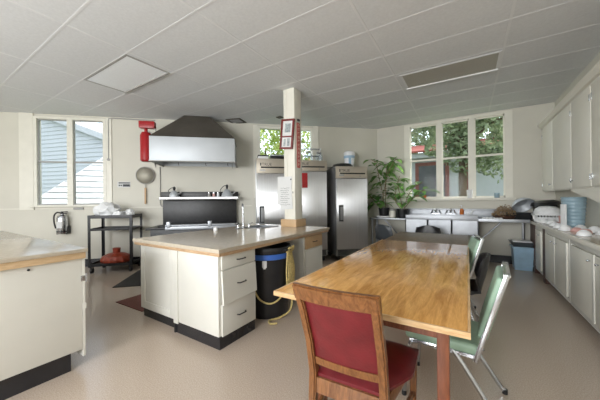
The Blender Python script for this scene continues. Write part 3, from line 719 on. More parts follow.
for k, x in enumerate((-.62, -.33)):
    t = thing('faucet', ['chrome two-handle faucet over the left sink basins', 'chrome two-handle faucet over the middle sink basin'][k], 'faucet', (x, 6.76, 1.0), 0, 'faucets over the sink bench')
    m = MB(); m.cyl((-.1, 0, 0), (.1, 0, 0), .018, seg=10); m.cyl((0, .03, 0), (0, -.02, 0), .02); m.build('body', M_CHROME, t)
    MB().tube([(0, 0, 0), (0, -.06, .10), (0, -.16, .11), (0, -.22, .06)], .012, 8).build('spout', M_CHROME, t)
    for s_ in (-1, 1): MB().bar((.1*s_, -.01, 0), (.06*s_, -.05, .09), .02, .014, bev=.004).build('handle', M_CHROME, t)
t = thing('soap_bottle', 'orange soap bottle with pump on the sink bench', 'bottle', (-.12, 6.60, 1.0)); t.location.z = .992; t.location.y = 6.75
MB().lathe([(.036, 0), (.04, .01), (.04, .10), (.02, .125), (.014, .13)], seg=18).build('bottle', M_ORANGE, t)
MB().cyl((0, 0, .128), (0, 0, .19), .008).box((-.012, 0, .195), (.05, .02, .014), 0, .004).build('pump', M_PLASTIC, t)
t = thing('scrub_brush', 'white scrub brush leaning beside the orange soap bottle', 'brush', (.02, 6.75, .992))
MB().box((0, 0, .018), (.09, .05, .035), 0, .006).build('bristles', M_PLASTIC, t)
MB().bar((.03, 0, .04), (.09, 0, .12), .03, .014, (0, 1, 0), .004).build('handle', M_PLASTIC, t)
t = thing('drinking_cup', 'white paper cup on the back window sill', 'cup', (.03, 6.80, 1.345))
MB().lathe([(.045, 0), (.058, .17), (.061, .17), (.06, .176), (.054, .17), (.042, .006), (0, .006)], seg=20).build('cup', M_PLASTIC, t)
t = thing('glass_bottle', 'clear blue glass on the right end of the back window sill', 'glass', (.50, 6.80, 1.345))
MB().lathe([(.04, 0), (.045, .01), (.045, .10), (.04, .10), (.04, .012), (0, .01)], seg=18).build('glass', M_CLEAR, t)
# dried pile, pans, rack on right drainboard
random.seed(21)
bk = thing('basket', 'brown basket heaped with dried stems on the steel drainboard', 'basket', (.60, 6.50, .93))
MB().lathe([(.15, 0), (.17, .01), (.195, .055), (.2, .06), (.19, .065), (.18, .055), (.15, .015), (0, .012)], seg=26, flute=.02, nf=13).build('bowl', M_DARKW, bk)
m = MB()
for k in range(260):
    a = random.uniform(0, 2*PI); r = .21*math.sqrt(random.random()); z = .06+.22*(1-(r/.22)**2)*random.uniform(.4, 1)
    p = V((r*math.cos(a), r*math.sin(a), z)); d = V((random.uniform(-1, 1), random.uniform(-1, 1), random.uniform(-.1, .9))).normalized()*random.uniform(.03, .06)
    m.bar(p-d*.5, p+d*.6, random.uniform(.012, .022), .006, (0, .3, 1), t=.3)
f_ = m.build('dried_stems', M_WICKER, bk); f_['kind'] = 'stuff'
t = thing('roasting_pan', 'black roasting pan on the drainboard below the tilted steel bowl', 'pan', (.82, 6.52, .93), .1)
m = MB(); m.hull([(-.15, -.12, 0), (.15, -.12, 0), (.15, .12, 0), (-.15, .12, 0)], [(-.18, -.15, .12), (.18, -.15, .12), (.18, .15, .12), (-.18, .15, .12)]); m.build('pan', M_BLKM, t)
m = MB(); m.bb(-.19, .19, -.16, .16, .12, .13, .004); m.build('rim', M_BLKM, t)
m = MB(); m.lathe([(0, 0), (.07, .004), (.13, .03), (.17, .08), (.19, .13), (.195, .132), (.185, .135), (.16, .085), (.12, .038), (0, .01)], seg=30)
bmesh.ops.rotate(m.bm, verts=m.bm.verts, cent=(0, 0, 0), matrix=Matrix.Rotation(2.35, 3, Vector((.85, .5, 0)).normalized()))
tag(m.build('mixing_bowl', M_HOODP, None, (.84, 6.66, 1.27)), 'shiny steel mixing bowl leaning over the black roasting pan', 'bowl')
m = MB(); m.lathe([(0, .075), (.20, .07), (.29, .045), (.33, .0), (.335, .0), (.30, .055), (.2, .085), (0, .09)], seg=32)
bmesh.ops.scale(m.bm, vec=(.62, 1.0, 1), verts=m.bm.verts)
bmesh.ops.rotate(m.bm, verts=m.bm.verts, cent=(0, 0, 0), matrix=Matrix.Rotation(-.10, 3, 'Y'))
tag(m.build('wok_lid', M_BLKM, None, (1.18, 6.45, 1.20)), 'large dark oval lid resting behind the white dish rack', 'lid')
sc_ = MB(); sc_.bb(1.06, 1.36, 6.52, 6.78, .912, 1.20, .01); tag(sc_.build('storage_box', M_BLKM), 'dark box under the oval lid in the counter corner', 'box')
# utensils on the drainboard
random.seed(2)
for k in range(6):
    x = .26+.052*k
    m = MB(); m.lathe([(.03, 0), (.036, .006), (.028, .028), (.012, .036), (0, .037)], seg=14)
    tag(m.build('small_cup', M_PLASTIC, None, (x, 6.30+.03*(k % 2), .93)), 'small white upturned cup in the row on the steel drainboard', 'cup', 'small cups on the drainboard')
# dish rack
dr = thing('dish_rack', 'white plastic dish rack in the corner of the right counter', 'dish rack', (1.16, 6.20, .912), .0)
m = MB(); m.bb(-.16, .16, -.14, .14, .0, .012); 
for k in range(9):
    x = -.15+k*.0375; m.bar((x*.92, -.135, .01), (x*1.1, -.16, .135), .008, .008); m.bar((x*.92, .135, .01), (x*1.1, .16, .135), .008, .008)
for k in range(8):
    y = -.13+k*.037; m.bar((-.155, y*.95, .01), (-.18, y*1.1, .135), .008, .008); m.bar((.155, y*.95, .01), (.18, y*1.1, .135), .008, .008)
m.bb(-.19, .19, -.175, -.16, .12, .145); m.bb(-.19, .19, .16, .175, .12, .145); m.bb(-.19, -.175, -.16, .16, .12, .145); m.bb(.175, .19, -.16, .16, .12, .145)
m.bb(-.155, .155, -.142, -.138, .01, .09); m.bb(-.158, -.152, -.13, .13, .01, .09)
m.build('basket', M_PLASTIC, dr)
m = MB(); m.lathe([(.185, 0), (.185, .02), (.165, .08), (.11, .125), (.05, .135), (0, .137)], seg=28)
tag(m.build('mixing_bowl', M_PLASTIC, None, (1.16, 6.20, 1.057)), 'large white bowl upturned over the dish rack', 'bowl')
t = thing('sponge_cup', 'small pinkish cup between dish rack and blue tub', 'cup', (1.25, 5.72, .912))
MB().lathe([(.04, 0), (.05, .13), (.052, .135), (.045, .13), (.036, .01), (0, .008)], seg=18).build('cup', M_PINK, t)

# ------------------------------------------------------------------ right run: base cabinets, worktop, wall cabinets
ys = [(5.66, 6.20, 'cream single-door base cabinet at the far end of the right counter'),
      (4.33, 5.50, 'cream base cabinet with two doors, second from the far end of the right counter'),
      (2.80, 4.31, 'cream base cabinet with two doors, cut by the right edge of the photo'),
      (1.2, 2.78, 'cream base cabinet nearest the camera under the right counter')]
for i, (y0, y1, lab) in enumerate(ys):
    t = thing('base_cabinet', lab, 'cabinet', (1.0, y0, 0)); L = y1-y0
    MB().bb(.02, .385, 0, L, .09, .862).build('carcass', M_CREAM, t)
    MB().bb(.07, .38, 0, L, 0, .09).build('plinth', M_BASE, t)
    m = MB(); m.bb(0, .02, 0, .05, .09, .862, .002); m.bb(0, .02, L-.05, L, .09, .862, .002); m.bb(0, .02, .05, L-.05, .80, .862, .002); m.bb(0, .02, .05, L-.05, .09, .14, .002); m.build('face_frame', M_WHITE, t)
    if i == 0:
        d = MB().bb(-.012, .006, .056, L-.056, .15, .79, .004).build('door', M_CREAM, t)
        e = MB(); e.bb(-.018, -.012, .056, .10, .15, .79, .002); e.build('edge_strip', M_WHITE, d)
        kn = MB(); kn.cyl((-.012, .16, .72), (-.026, .16, .72), .006, seg=8); kn.ball((-.03, .16, .72), .012, seg=10); kn.build('knob', M_CHROME, d)
    else:
        n = 2; w = (L-.10)/n
        for k in range(n):
            a = .05+k*w
            d = MB(); d.bb(-.012, .006, a+.006, a+w-.006, .15, .79, .004); d = d.build('door', M_CREAM, t)
            e = MB(); e.bb(-.018, -.012, a+.006, a+.05, .15, .79, .002); e.build('edge_strip', M_WHITE, d)
            kn = MB(); yy = a+(w-.10 if k == 0 else .10); kn.cyl((-.012, yy, .72), (-.026, yy, .72), .006, seg=8); kn.ball((-.03, yy, .72), .012, seg=10); kn.build('knob', M_CHROME, d)
fp = MB(); fp.bb(.998, 1.38, 5.505, 5.655, 0, .868); tag(fp.build('gap_shade', M_DARKW), 'dark narrow strip standing in for the shaded gap between the two far base cabinets', 'panel')  # dark strip closing an open gap, coloured for the shade inside it
MB_end = MB(); MB_end.bb(.99, 1.39, 6.205, 6.60, 0, .868); tag(MB_end.build('end_panel', M_DARKW), 'dark wood end panel of the right counter beside the drainboard', 'panel')
wt = thing('worktop', 'long cream worktop along the right wall', 'worktop', (.95, 1.2, 0))
MB().bb(.02, .445, 0, 5.64, .872, .91, .004).build('laminate_top', M_LAM, wt)
MB().bb(0, .02, 0, 5.40, .868, .912, .003).build('edge_strip', M_CREAM, wt)

uc = [(5.80, 6.50, 'cream wall cabinet at the far corner above the right counter', [(0, .70, .10)]),
      (4.21, 5.78, 'cream two-door wall cabinet above the blue tub', [(0, .655, .60), (.66, 1.57, None)]),
      (2.9, 4.19, 'cream wall cabinet nearest the right edge of the photo', [(0, .64, .06), (.645, 1.29, .70)])]
for y0, y1, lab, doors in uc:
    t = thing('wall_cabinet', lab, 'cabinet', (1.15, y0, 1.44)); L = y1-y0
    MB().bb(.02, .245, 0, L, 0, 1.14, .002).build('carcass', M_CREAM, t)
    for a, b, k in doors:
        d = MB().bb(0, .018, a+.006, b-.006, .015, 1.125, .004).build('door', M_CREAM, t)
        if k is not None:
            kn = MB(); kn.cyl((0, k, .11), (-.014, k, .11), .007, seg=8); kn.ball((-.02, k, .11), .014, seg=10); kn.build('knob', M_CHROME, d)
        hg = MB()
        hy = a+.02 if (k is None or k > (a+b)/2) else b-.02
        for z in (.12, 1.0): hg.bb(-.006, .002, hy-.012, hy+.012, z-.035, z+.035, .002)
        hg.build('hinges', M_CHROME, d)
m = MB()
prof = [(.02, 0), (.02, .02), (-.01, .03), (-.035, .065), (-.05, .075), (-.05, .09), (.245, .09), (.245, 0)]
m.ext([(1.15+x, 2.85, 2.583+z) for x, z in prof], (0, 3.70, 0)); struct('trim_2', m, M_CREAM)
vl = MB(); pts = []
for k in range(21):
    u = k/20; pts.append((1.155, 4.92-1.0*u, 1.437-.015-.165*(u*u*(3-2*u))-.018*math.sin(u*PI*2)))
vl.ext(pts+[(1.155, 3.92, 1.437), (1.155, 4.92, 1.437)], (.022, 0, 0))
tag(vl.build('valance', M_CREAM), 'cream scroll-cut valance board hanging under the wall cabinets by the blue tub', 'valance')

# blue ribbed tub
t = thing('plastic_tub', 'tall clear blue ribbed plastic tub on the right counter', 'tub', (1.225, 5.10, .912), 0); t.scale = (.80, .80, 1.0)
m = MB(); pr = []
for k in range(25):
    z = .02+k*.39/24; pr.append((.125+.03*(z/.41)+(.006 if k % 3 else -.004), z))
m.lathe([(0, 0), (.12, 0)]+pr+[(.162, .415), (.165, .425), (.15, .42), (.118, .02), (0, .015)], seg=32)
m.build('body', M_CLEAR, t)
t = tag(MB().box((0, 0, .184), (.02, .09, .33), .35, .008).build('cutting_board', M_PLASTIC, None, (1.085, 4.93, .895)), 'white cutting board standing left of the blue tub', 'cutting board')
# upturned bowls
bw = thing('bowl', 'white upturned bowl nearest the dish rack', 'bowl', (1.075, 5.93, .912), 0, 'upturned bowls on the right counter')
MB().lathe([(.068, 0), (.070, .008), (.062, .035), (.04, .060), (.026, .064), (.026, .071), (0, .071)], seg=26).build('shell', M_PLASTIC, bw)
MB().lathe([(.069, .001), (.072, .001), (.072, .006), (.069, .006)], seg=26).build('rim', M_PLASTIC, bw)
bp_ = [(1.12, 5.70, 'larger white upturned bowl beside the pinkish cup', 1.25), (1.08, 5.36, 'white upturned bowl just left of the cutting board', 1.), (1.06, 5.02, 'white upturned bowl in front of the blue tub', 1.05),
       (1.05, 4.70, 'white upturned bowl at the counter edge, third from the right edge', 1.15), (1.22, 4.82, 'white upturned bowl against the wall just right of the blue tub', 1.1),
       (1.27, 4.55, 'white upturned bowl by the wall, farthest right at the back', 1.2), (1.07, 4.13, 'white upturned bowl at the counter edge by the right edge of the photo', 1.05), (1.27, 4.30, 'white upturned bowl partly cut by the right edge, by the wall', 1.1)]
for x, y, lab, s_ in bp_:
    r = dup(bw, (x, y, .912), random.uniform(0, 3), lab); r.scale = (s_*.86, s_*.86, s_*.86)
for x, y, lab in ((1.145, 5.56, 'pink upturned bowl near the pinkish cup'), (1.13, 4.60, 'pink upturned bowl between the white bowls right of the blue tub'), (1.16, 4.42, 'pink upturned bowl near the right edge of the photo')):
    m = MB(); m.lathe([(.056, 0), (.058, .006), (.048, .032), (.028, .048), (0, .050)], seg=24); tag(m.build('bowl', M_PINK, None, (x, y, .912)), lab, 'bowl', 'pink bowls on the right counter')

# blue bin
t = thing('storage_bin', 'light blue plastic bin under the steel drainboard', 'bin', (.85, 6.48, 0))
m = MB(); m.hull([(-.125, -.15, 0), (.125, -.15, 0), (.125, .15, 0), (-.125, .15, 0)], [(-.15, -.18, .40), (.15, -.18, .40), (.15, .18, .40), (-.15, .18, .40)])
for z in (.1, .22, .34): m.bb(-.135-.03*z, .135+.03*z, -.16-.07*z, -.155-.05*z, z-.008, z+.008)
m.build('body', M_BIN, t)
MB().bb(-.17, .17, -.20, .20, .40, .43, .008).build('rim', M_BIN, t)
t = thing('dish_tub', 'grey tub with white lid on top of the light blue bin', 'tub', (.84, 6.48, .43))
m = MB(); m.hull([(-.13, -.15, 0), (.13, -.15, 0), (.13, .15, 0), (-.13, .15, 0)], [(-.18, -.19, .085), (.18, -.19, .085), (.18, .19, .085), (-.18, .19, .085)]); m.build('tub', M_GREYC, t)
MB().bb(-.14, .14, -.15, .15, .085, .105, .006).build('lid', M_PLASTIC, t)

# ------------------------------------------------------------------ tables
tb = thing('table', 'golden plywood table with pale edge strip in the middle of the room', 'table', (-.53, 2.64, 0))
HX, HY = .535, 1.28
MB().bb(-HX+.012, HX-.012, -HY+.012, HY, .724, .75, .002).build('tabletop', M_TABLE, tb)
m = MB(); m.bb(-HX, HX, -HY, -HY+.0118, .7215, .7505, .002); m.bb(-HX, -HX+.0118, -HY+.012, HY, .7215, .7505, .002); m.bb(HX-.0118, HX, -HY+.012, HY, .7215, .7505, .002); m.build('edge_strip', M_TEDGE, tb)
for sx in (-1, 1):
    for yy in (-HY+.13, HY-.15): MB().bb((.42 if sx > 0 else -.26)-.027, (.42 if sx > 0 else -.26)+.027, yy-.027, yy+.027, 0, .723, .004).build('leg', M_REDLEG, tb)
for y_ in (-HY+.13, HY-.15): MB().bb(-.232, .392, y_-.011, y_+.011, .64, .7235).build('apron', M_REDLEG, tb)
for x_ in (-.26, .42): MB().bb(x_-.011, x_+.011, -HY+.16, HY-.18, .64, .7235).build('side_rail', M_REDLEG, tb)
t2 = thing('table', 'dark brown glossy table butted to the far end of the golden table', 'table', (-.525, 4.50, 0))
MB().bb(-.515, .515, -.55, .55, .715, .747, .003).build('tabletop', M_TABLE2, t2)
m = MB(); m.bb(-.517, .517, -.552, -.5505, .716, .742); m.build('edge_band', M_LGREY, t2)
for sx in (-1, 1):
    for sy in (-1, 1): MB().cyl((sx*.44, sy*.46, 0), (sx*.44, sy*.46, .714), .022, seg=12).build('leg', M_BLKM, t2)

# ------------------------------------------------------------------ chairs
# red vinyl wooden chair, local +y forward, rear posts at y=0
rc = thing('dining_chair', 'wooden dining chair with red vinyl back and seat at the near table end', 'chair', (-.508, 1.22, 0), .05)
def post(sx):
    m = MB(); x = .178*sx
    pr = [(-.075, 0), (-.02, .22), (.0, .45), (-.035, .62), (-.105, .80), (-.165, .935)]
    hw = [.022, .024, .027, .026, .024, .022]
    b = m.bm; rings = []
    for (y, z), w_ in zip(pr, hw):
        rings.append([b.verts.new((x+a*.019, y+c*w_, z)) for a, c in ((-1, -1), (1, -1), (1, 1), (-1, 1))])
    for A, B in zip(rings, rings[1:]):
        for k in range(4): b.faces.new((A[k], A[(k+1) % 4], B[(k+1) % 4], B[k]))
    b.faces.new(rings[0][::-1]); b.faces.new(rings[-1])
    bmesh.ops.bevel(b, geom=[e for e in b.edges if abs((e.verts[0].co-e.verts[1].co).z) > .05], offset=.007, segments=2, affect='EDGES')
    return m
for sx in (-1, 1): post(sx).build('back_post', M_CHAIRW, rc)
def yb(z):
    pr = [(-.075, 0), (-.02, .22), (.0, .45), (-.035, .62), (-.105, .80), (-.165, .935)]
    for (y0, z0), (y1, z1) in zip(pr, pr[1:]):
        if z <= z1: return y0+(y1-y0)*(z-z0)/(z1-z0)
    return pr[-1][0]
def hbar(z0, z1, hw, th, bow=0.):
    """cross bar between posts, following the back's rake, gently bowed"""
    m = MB(); b = m.bm; rings = []
    for i in range(9):
        x = -hw+2*hw*i/8; bo = bow*(1-(x/hw)**2)
        rings.append([b.verts.new((x, yb(z)-bo+c*th, z+(.0))) for z, c in ((z0, -1), (z1, -1), (z1, 1), (z0, 1))])
    for A, B in zip(rings, rings[1:]):
        for k in range(4): b.faces.new((A[k], B[k], B[(k+1) % 4], A[(k+1) % 4]))
    b.faces.new(rings[0]); b.faces.new(rings[-1][::-1])
    bmesh.ops.recalc_face_normals(b, faces=b.faces); return m
m = hbar(.862, .945, .198, .020, .02)
bmesh.ops.bevel(m.bm, geom=[e for e in m.bm.edges if abs((e.verts[0].co-e.verts[1].co).x) > .03], offset=.008, segments=2, affect='EDGES'); m.build('top_rail', M_CHAIRW, rc)
hbar(.500, .540, .160, .012, .012).build('mid_rail', M_CHAIRW, rc)
hbar(.350, .425, .160, .012, .0).build('seat_rail', M_CHAIRW, rc)
m = MB(); b = m.bm; G = []
for j in range(9):
    z = .534+(.866-.534)*j/8; row = []
    for i in range(9):
        x = -.160+.32*i/8; pf = (1-(2*i/8-1)**4)*(1-(2*j/8-1)**4)
        row.append((b.verts.new((x, yb(z)-.016*(1-(x/.160)**2)-.004-.012*pf, z)), b.verts.new((x, yb(z)+.008+.022*pf, z))))
    G.append(row)
for j in range(8):
    for i in range(8):
        for q, fl_ in ((0, 0), (1, 1)):
            f_ = [G[j][i][q], G[j][i+1][q], G[j+1][i+1][q], G[j+1][i][q]]; b.faces.new(f_[::-1] if fl_ else f_)
for i in range(8):
    b.faces.new((G[0][i][0], G[0][i][1], G[0][i+1][1], G[0][i+1][0])); b.faces.new((G[8][i][0], G[8][i+1][0], G[8][i+1][1], G[8][i][1]))
    b.faces.new((G[i][0][0], G[i+1][0][0], G[i+1][0][1], G[i][0][1])); b.faces.new((G[i][8][0], G[i][8][1], G[i+1][8][1], G[i+1][8][0]))
m.build('backrest', M_RED, rc)
m = MB(); b = m.bm; G = []
for j in range(13):
    v = j/12; y = .0+.48*v; hw = .162+.115*min(1, v*2.2); row = []
    for i in range(13):
        u = i/12; x = -hw+2*hw*u; pf = (1-(2*u-1)**6)*(1-(2*v-1)**6)
        row.append((b.verts.new((x, y, .425)), b.verts.new((x, y, .440+.045*pf))))
    G.append(row)
n_ = 12
for j in range(n_):
    for i in range(n_):
        for q in (0, 1):
            f_ = [G[j][i][q], G[j][i+1][q], G[j+1][i+1][q], G[j+1][i][q]]; b.faces.new(f_ if q else f_[::-1])
for i in range(n_):
    b.faces.new((G[0][i][0], G[0][i+1][0], G[0][i+1][1], G[0][i][1])); b.faces.new((G[n_][i+1][0], G[n_][i][0], G[n_][i][1], G[n_][i+1][1]))
    b.faces.new((G[i+1][0][0], G[i][0][0], G[i][0][1], G[i+1][0][1])); b.faces.new((G[i][n_][0], G[i+1][n_][0], G[i+1][n_][1], G[i][n_][1]))
m.build('seat', M_RED, rc)
m = MB()
for sx in (-1, 1): m.bar((sx*.18, .02, .39), (sx*.25, .44, .39), .022, .066, bev=.003)
m.bar((-.25, .455, .39), (.25, .455, .39), .022, .066, bev=.003); m.build('seat_frame', M_CHAIRW, rc)
for sx in (-1, 1): MB().bar((sx*.25, .445, .424), (sx*.245, .45, 0), .042, .042, (0, 1, 0), .005, .7).build('leg', M_CHAIRW, rc)
for sx in (-1, 1): MB().bar((sx*.178, -.02, .20), (sx*.247, .44, .20), .018, .028, bev=.003).build('stretcher', M_CHAIRW, rc)

def steel_chair(name, label, loc, rz, um, group=None, rounded=False):
    t = thing(name, label, 'chair', loc, rz, group)
    m = MB(); m.box((0, 0, .425), (.40, .42, .065), 0, .028, 4); m.build('seat', um, t)
    # back frame: two flat chrome posts leaning back, joined across the top
    m = MB()
    for sx in (-1, 1): m.bar((sx*.20, -.19, .36), (sx*.20, -.345, .895), .018, .026, (0, 1, 0), .004)
    m.bar((-.20, -.345, .89), (.20, -.345, .89), .034, .02, (0, 0, 1), .004)
    m.build('back_frame', M_CHROME, t)
    a = V((0, -.232, .50)); c = V((0, -.342, .895)); rot = (c-a).to_track_quat('Z', 'Y').to_matrix()
    m = MB(); m.box((0, 0, 0), (.375, .055, .39), 0, .022, 4)
    ang_ = math.atan2(.11, .395)
    bmesh.ops.rotate(m.bm, verts=m.bm.verts, cent=(0, 0, 0), matrix=Matrix.Rotation(ang_, 3, 'X'))
    bmesh.ops.translate(m.bm, verts=m.bm.verts, vec=(0, -.275, .685)); m.build('backrest', um, t)
    for sx in (-1, 1):
        MB().tube([(sx*.185, -.05, .388), (sx*.19, -.10, .36), (sx*.20, -.30, .06), (sx*.20, -.335, .02)], .0145, 8).build('leg', M_CHROME, t)
        MB().tube([(sx*.185, .02, .388), (sx*.19, .13, .382), (sx*.195, .185, .33), (sx*.20, .215, .05), (sx*.20, .218, .02)], .0145, 8).build('leg', M_CHROME, t)
    for sx in (-1, 1):
        for yy in (-.337, .218): MB().cyl((sx*.20, yy, 0), (sx*.20, yy, .03), .016).build('foot', M_BLACK, t)
        MB().bar((sx*.19, -.19, .385), (sx*.19, .18, .385), .012, .02).build('seat_rail', M_CHROME, t)
    return t
gc = steel_chair('dining_chair', 'chrome chair with green vinyl at the near right side of the golden table', (-.15, 2.10, 0), PI/2-.07, M_GREENV, 'green chairs at the tables')
dup(gc, (-.245, 3.61, 0), PI/2+.16, 'chrome chair with green vinyl at the far right side of the golden table', 'green chairs at the tables')

def shell_chair(label, loc, rz, um, group=None):
    """moulded shell chair on chrome legs, faces local +y"""
    t = thing('shell_chair', label, 'chair', loc, rz, group)
    m = MB(); b = m.bm; prof = [(.24, .42), (.21, .445), (.10, .435), (-.05, .43), (-.15, .445), (-.21, .50), (-.245, .60), (-.27, .70), (-.285, .78), (-.29, .82)]
    hw = [.19, .215, .225, .225, .22, .215, .22, .225, .205, .14]; rows = []
    for (y, z), w_ in zip(prof, hw):
        row = []
        for i in range(13):
            u = 2*i/12-1
            side = abs(u)**3
            row.append(b.verts.new((w_*u, y+(.06*side if z > .5 else 0), z+(.045*side if z < .5 else 0)-(.02*side if z > .8 else 0))))
        rows.append(row)
    fs = []
    for A, B in zip(rows, rows[1:]):
        for i in range(12): fs.append(b.faces.new((A[i], A[i+1], B[i+1], B[i])))
    bmesh.ops.recalc_face_normals(b, faces=fs)
    bmesh.ops.solidify(b, geom=fs, thickness=.022)
    o = m.build('shell', um, t, ang=60)
    for sx in (-1, 1):
        for y0, y1 in ((.12, .21), (-.10, -.22)):
            MB().tube([(sx*.10, y0*.6, .425), (sx*.16, y0, .40), (sx*.20, y1, .0)], .011, 8, n=5).build('leg', M_CHROME, t)
    for yy, zz in ((.09, .412), (-.08, .405)): MB().bar((-.14, yy, zz), (.14, yy, zz), .02, .012).build('cross_bar', M_CHROME, t)
    return t
bc = shell_chair('black shell chair at the right side of the golden table beyond the green chair', (-.12, 3.02, 0), PI/2, M_BLACK, 'shell chairs at the tables')
dup(bc, (-.66, 5.42, 0), PI, 'black shell chair at the far end of the dark table', 'shell chairs at the tables')
gcs = shell_chair('charcoal shell chair with chrome legs below the plants', (-1.40, 5.78, 0), -.45, M_GREYC, 'shell chairs at the tables')

# ------------------------------------------------------------------ plants
def leaf(b, base, d, L, wd, droop=.25):
    d = V(d).normalized(); side = d.cross(V((0, 0, 1)))
    side = side.normalized() if side.length > .05 else V((1, 0, 0))
    up = side.cross(d).normalized(); prev = None
    for k, (t_, w_) in enumerate(((0, .05), (.25, .8), (.5, 1), (.75, .7), (1, .03))):
        c = V(base)+d*L*t_-V((0, 0, 1))*droop*L*t_*t_
        row = [b.verts.new(c-side*wd*w_*.5+up*wd*.12*w_), b.verts.new(c), b.verts.new(c+side*wd*w_*.5+up*wd*.12*w_)]
        if prev:
            b.faces.new((prev[0], prev[1], row[1], row[0])); b.faces.new((prev[1], prev[2], row[2], row[1]))
        prev = row
def plant(label, loc, pot_r, pot_h, stems, seed, L):
    random.seed(seed)
    t = thing('potted_plant', label, 'plant', loc)
    MB().lathe([(0, 0), (pot_r*.8, 0), (pot_r*.82, .01), (pot_r, pot_h-.02), (pot_r*1.06, pot_h-.018), (pot_r*1.06, pot_h), (pot_r*.94, pot_h), (pot_r*.92, pot_h-.03), (0, pot_h-.03)], seg=26).build('pot', M_BLACK, t)
    MB().lathe([(pot_r*.9, pot_h-.028), (0, pot_h-.012)], seg=26).build('soil', M_SOIL, t)
    m = MB(); lf = MB()
    for pts in stems:
        q = [V(p) for p in pts]; m.tube(q, .009, 6, n=4)
        n = len(q)
        for i in range(1, n):
            for k in range(6):
                u = random.random(); p = q[i-1].lerp(q[i], u)
                if i == 1 and u < .5: continue
                a = random.uniform(0, 2*PI)
                d = V((math.cos(a), math.sin(a), random.uniform(-.15, .7))).normalized()
                st = p+d*random.uniform(.03, .08); m.tube([p, st], .004, 5, False)
                leaf(lf.bm, st, d+V((0, 0, -.2)), L*random.uniform(.7, 1.25), L*.56*random.uniform(.8, 1.15), random.uniform(.2, .7))
    m.build('stems', M_STEM, t); lf.build('foliage', M_LEAF, t, ang=80)
    return t
plant('tall leafy plant in a black pot beside the refrigerator', (-1.72, 6.52, .945), .125, .19,
      [[(0, 0, .17), (-.02, 0, .5), (-.10, -.02, .9), (-.16, -.05, 1.25), (-.26, -.1, 1.36)], [(.03, .02, .17), (.04, .02, .55), (.06, 0, .95), (.10, -.02, 1.25)], [(-.03, 0, .17), (-.02, .02, .45), (.10, -.03, .95), (.26, -.05, 1.28), (.36, -.1, 1.32)], [(-.03, -.05, .17), (-.12, -.1, .3), (-.26, -.1, .42), (-.3, -.12, .5)]], 4, .25)
plant('bushy leafy plant in a black pot beside the left sink basin', (-1.30, 6.56, .90), .12, .21,
      [[(0, 0, .19), (-.05, 0, .5), (-.10, 0, .8), (-.06, 0, .98)], [(.03, 0, .19), (.12, -.02, .5), (.28, -.05, .72), (.45, -.1, .8)], [(-.03, 0, .19), (-.15, -.05, .4), (-.12, -.08, .7)], [(.02, -.03, .19), (.22, -.1, .42), (.40, -.16, .58), (.52, -.2, .62)]], 9, .22)
tag(MB().lathe([(.14, 0), (.17, .012), (.172, .04), (.165, .042), (.155, .015), (0, .013)], (0, 0, 0), 28).build('plant_saucer', M_PLASTIC, None, (-1.72, 6.52, .90)), 'white saucer under the tall leafy plant', 'saucer')
t = thing('plastic_jug', 'cream jug with grey lid between the two plant pots', 'jug', (-1.51, 6.46, .90))
MB().lathe([(.055, 0), (.07, .012), (.07, .14), (.055, .17)], seg=20).build('body', M_CREAM, t)
MB().lathe([(.058, .168), (.058, .205), (.04, .22), (0, .222)], seg=20).build('lid', M_LGREY, t)
t = thing('clay_pot', 'small terracotta pot on the back window sill behind the leaves', 'pot', (-.86, 6.80, 1.345))
MB().lathe([(.03, 0), (.042, .06), (.046, .06), (.046, .078), (.038, .078), (.03, .01), (0, .01)], seg=18).build('pot', M_ORANGE, t)

# ------------------------------------------------------------------ outdoors
m = MB(); m.bb(-45, 40, -30, 60, -1.2, -1.0); struct('ground', m, M_GRASS)
# neighbouring building with clapboard siding
def siding(p0, dirv, nrm, poly, name, m_, parent):
    """poly in (along, z); clapboards as stepped boards clipped to the outline via columns"""
    mb = MB(); dirv = V((dirv[0], dirv[1], 0)).normalized(); nv = V((nrm[0], nrm[1], 0)).normalized()
    mb.ext([V(p0)+dirv*a+V((0, 0, z)) for a, z in poly], tuple(-nv*.15))
    zmax = max(z for a, z in poly); zmin = min(z for a, z in poly); z = zmin
    def span(zz):
        xs = []
        n = len(poly)
        for i in range(n):
            (a0, z0), (a1, z1) = poly[i], poly[(i+1) % n]
            if (z0-zz)*(z1-zz) < 0: xs.append(a0+(a1-a0)*(zz-z0)/(z1-z0))
        return (min(xs), max(xs)) if len(xs) > 1 else None
    while z < zmax-.02:
        s0, s1 = span(z+.01), span(min(z+.16, zmax-.005))
        if s0 and s1:
            b0 = V(p0)+dirv*s0[0]; b1 = V(p0)+dirv*s0[1]; c0 = V(p0)+dirv*s1[0]; c1 = V(p0)+dirv*s1[1]
            h0 = V((0, 0, z)); h1 = V((0, 0, z+.165))
            mb.hull([b0+h0, b1+h0, b1+h0+nv*.024, b0+h0+nv*.024], [c0+h1, c1+h1, c1+h1+nv*.004, c0+h1+nv*.004])
        z += .165
    return mb.build(name, m_, parent)
nb = thing('neighbour_house', 'pale clapboard house seen through the left window', 'house', (0, 0, 0))
B = W(7.2, -4.5); md = V((.95, .3, 0)).normalized(); mn = V((.3, -.95, 0)).normalized()
siding(B, md, mn, [(-7, -1), (.8, -1), (.8, 2.96), (-1.68, 3.853), (-3.91, 4.66), (-7, 5.775)], 'gable_wall', M_SIDING, nb)
m = MB(); m.bar(B+md*(-7)+mn*.12+V((0, 0, 5.80)), B+md*1.2+mn*.12+V((0, 0, 2.84)), .12, .20); m.build('rake_board', M_HOUSE, nb)
m = MB(); m.bar(B+md*(-7.2)-mn*.5+V((0, 0, 5.97)), B+md*1.3-mn*.5+V((0, 0, 2.90)), 1.3, .05); m.build('roof', M_LGREY, nb)
B2 = W(6.6, -3.2); wd = V((.43, .9, 0)).normalized(); wn = V((.9, -.43, 0)).normalized()
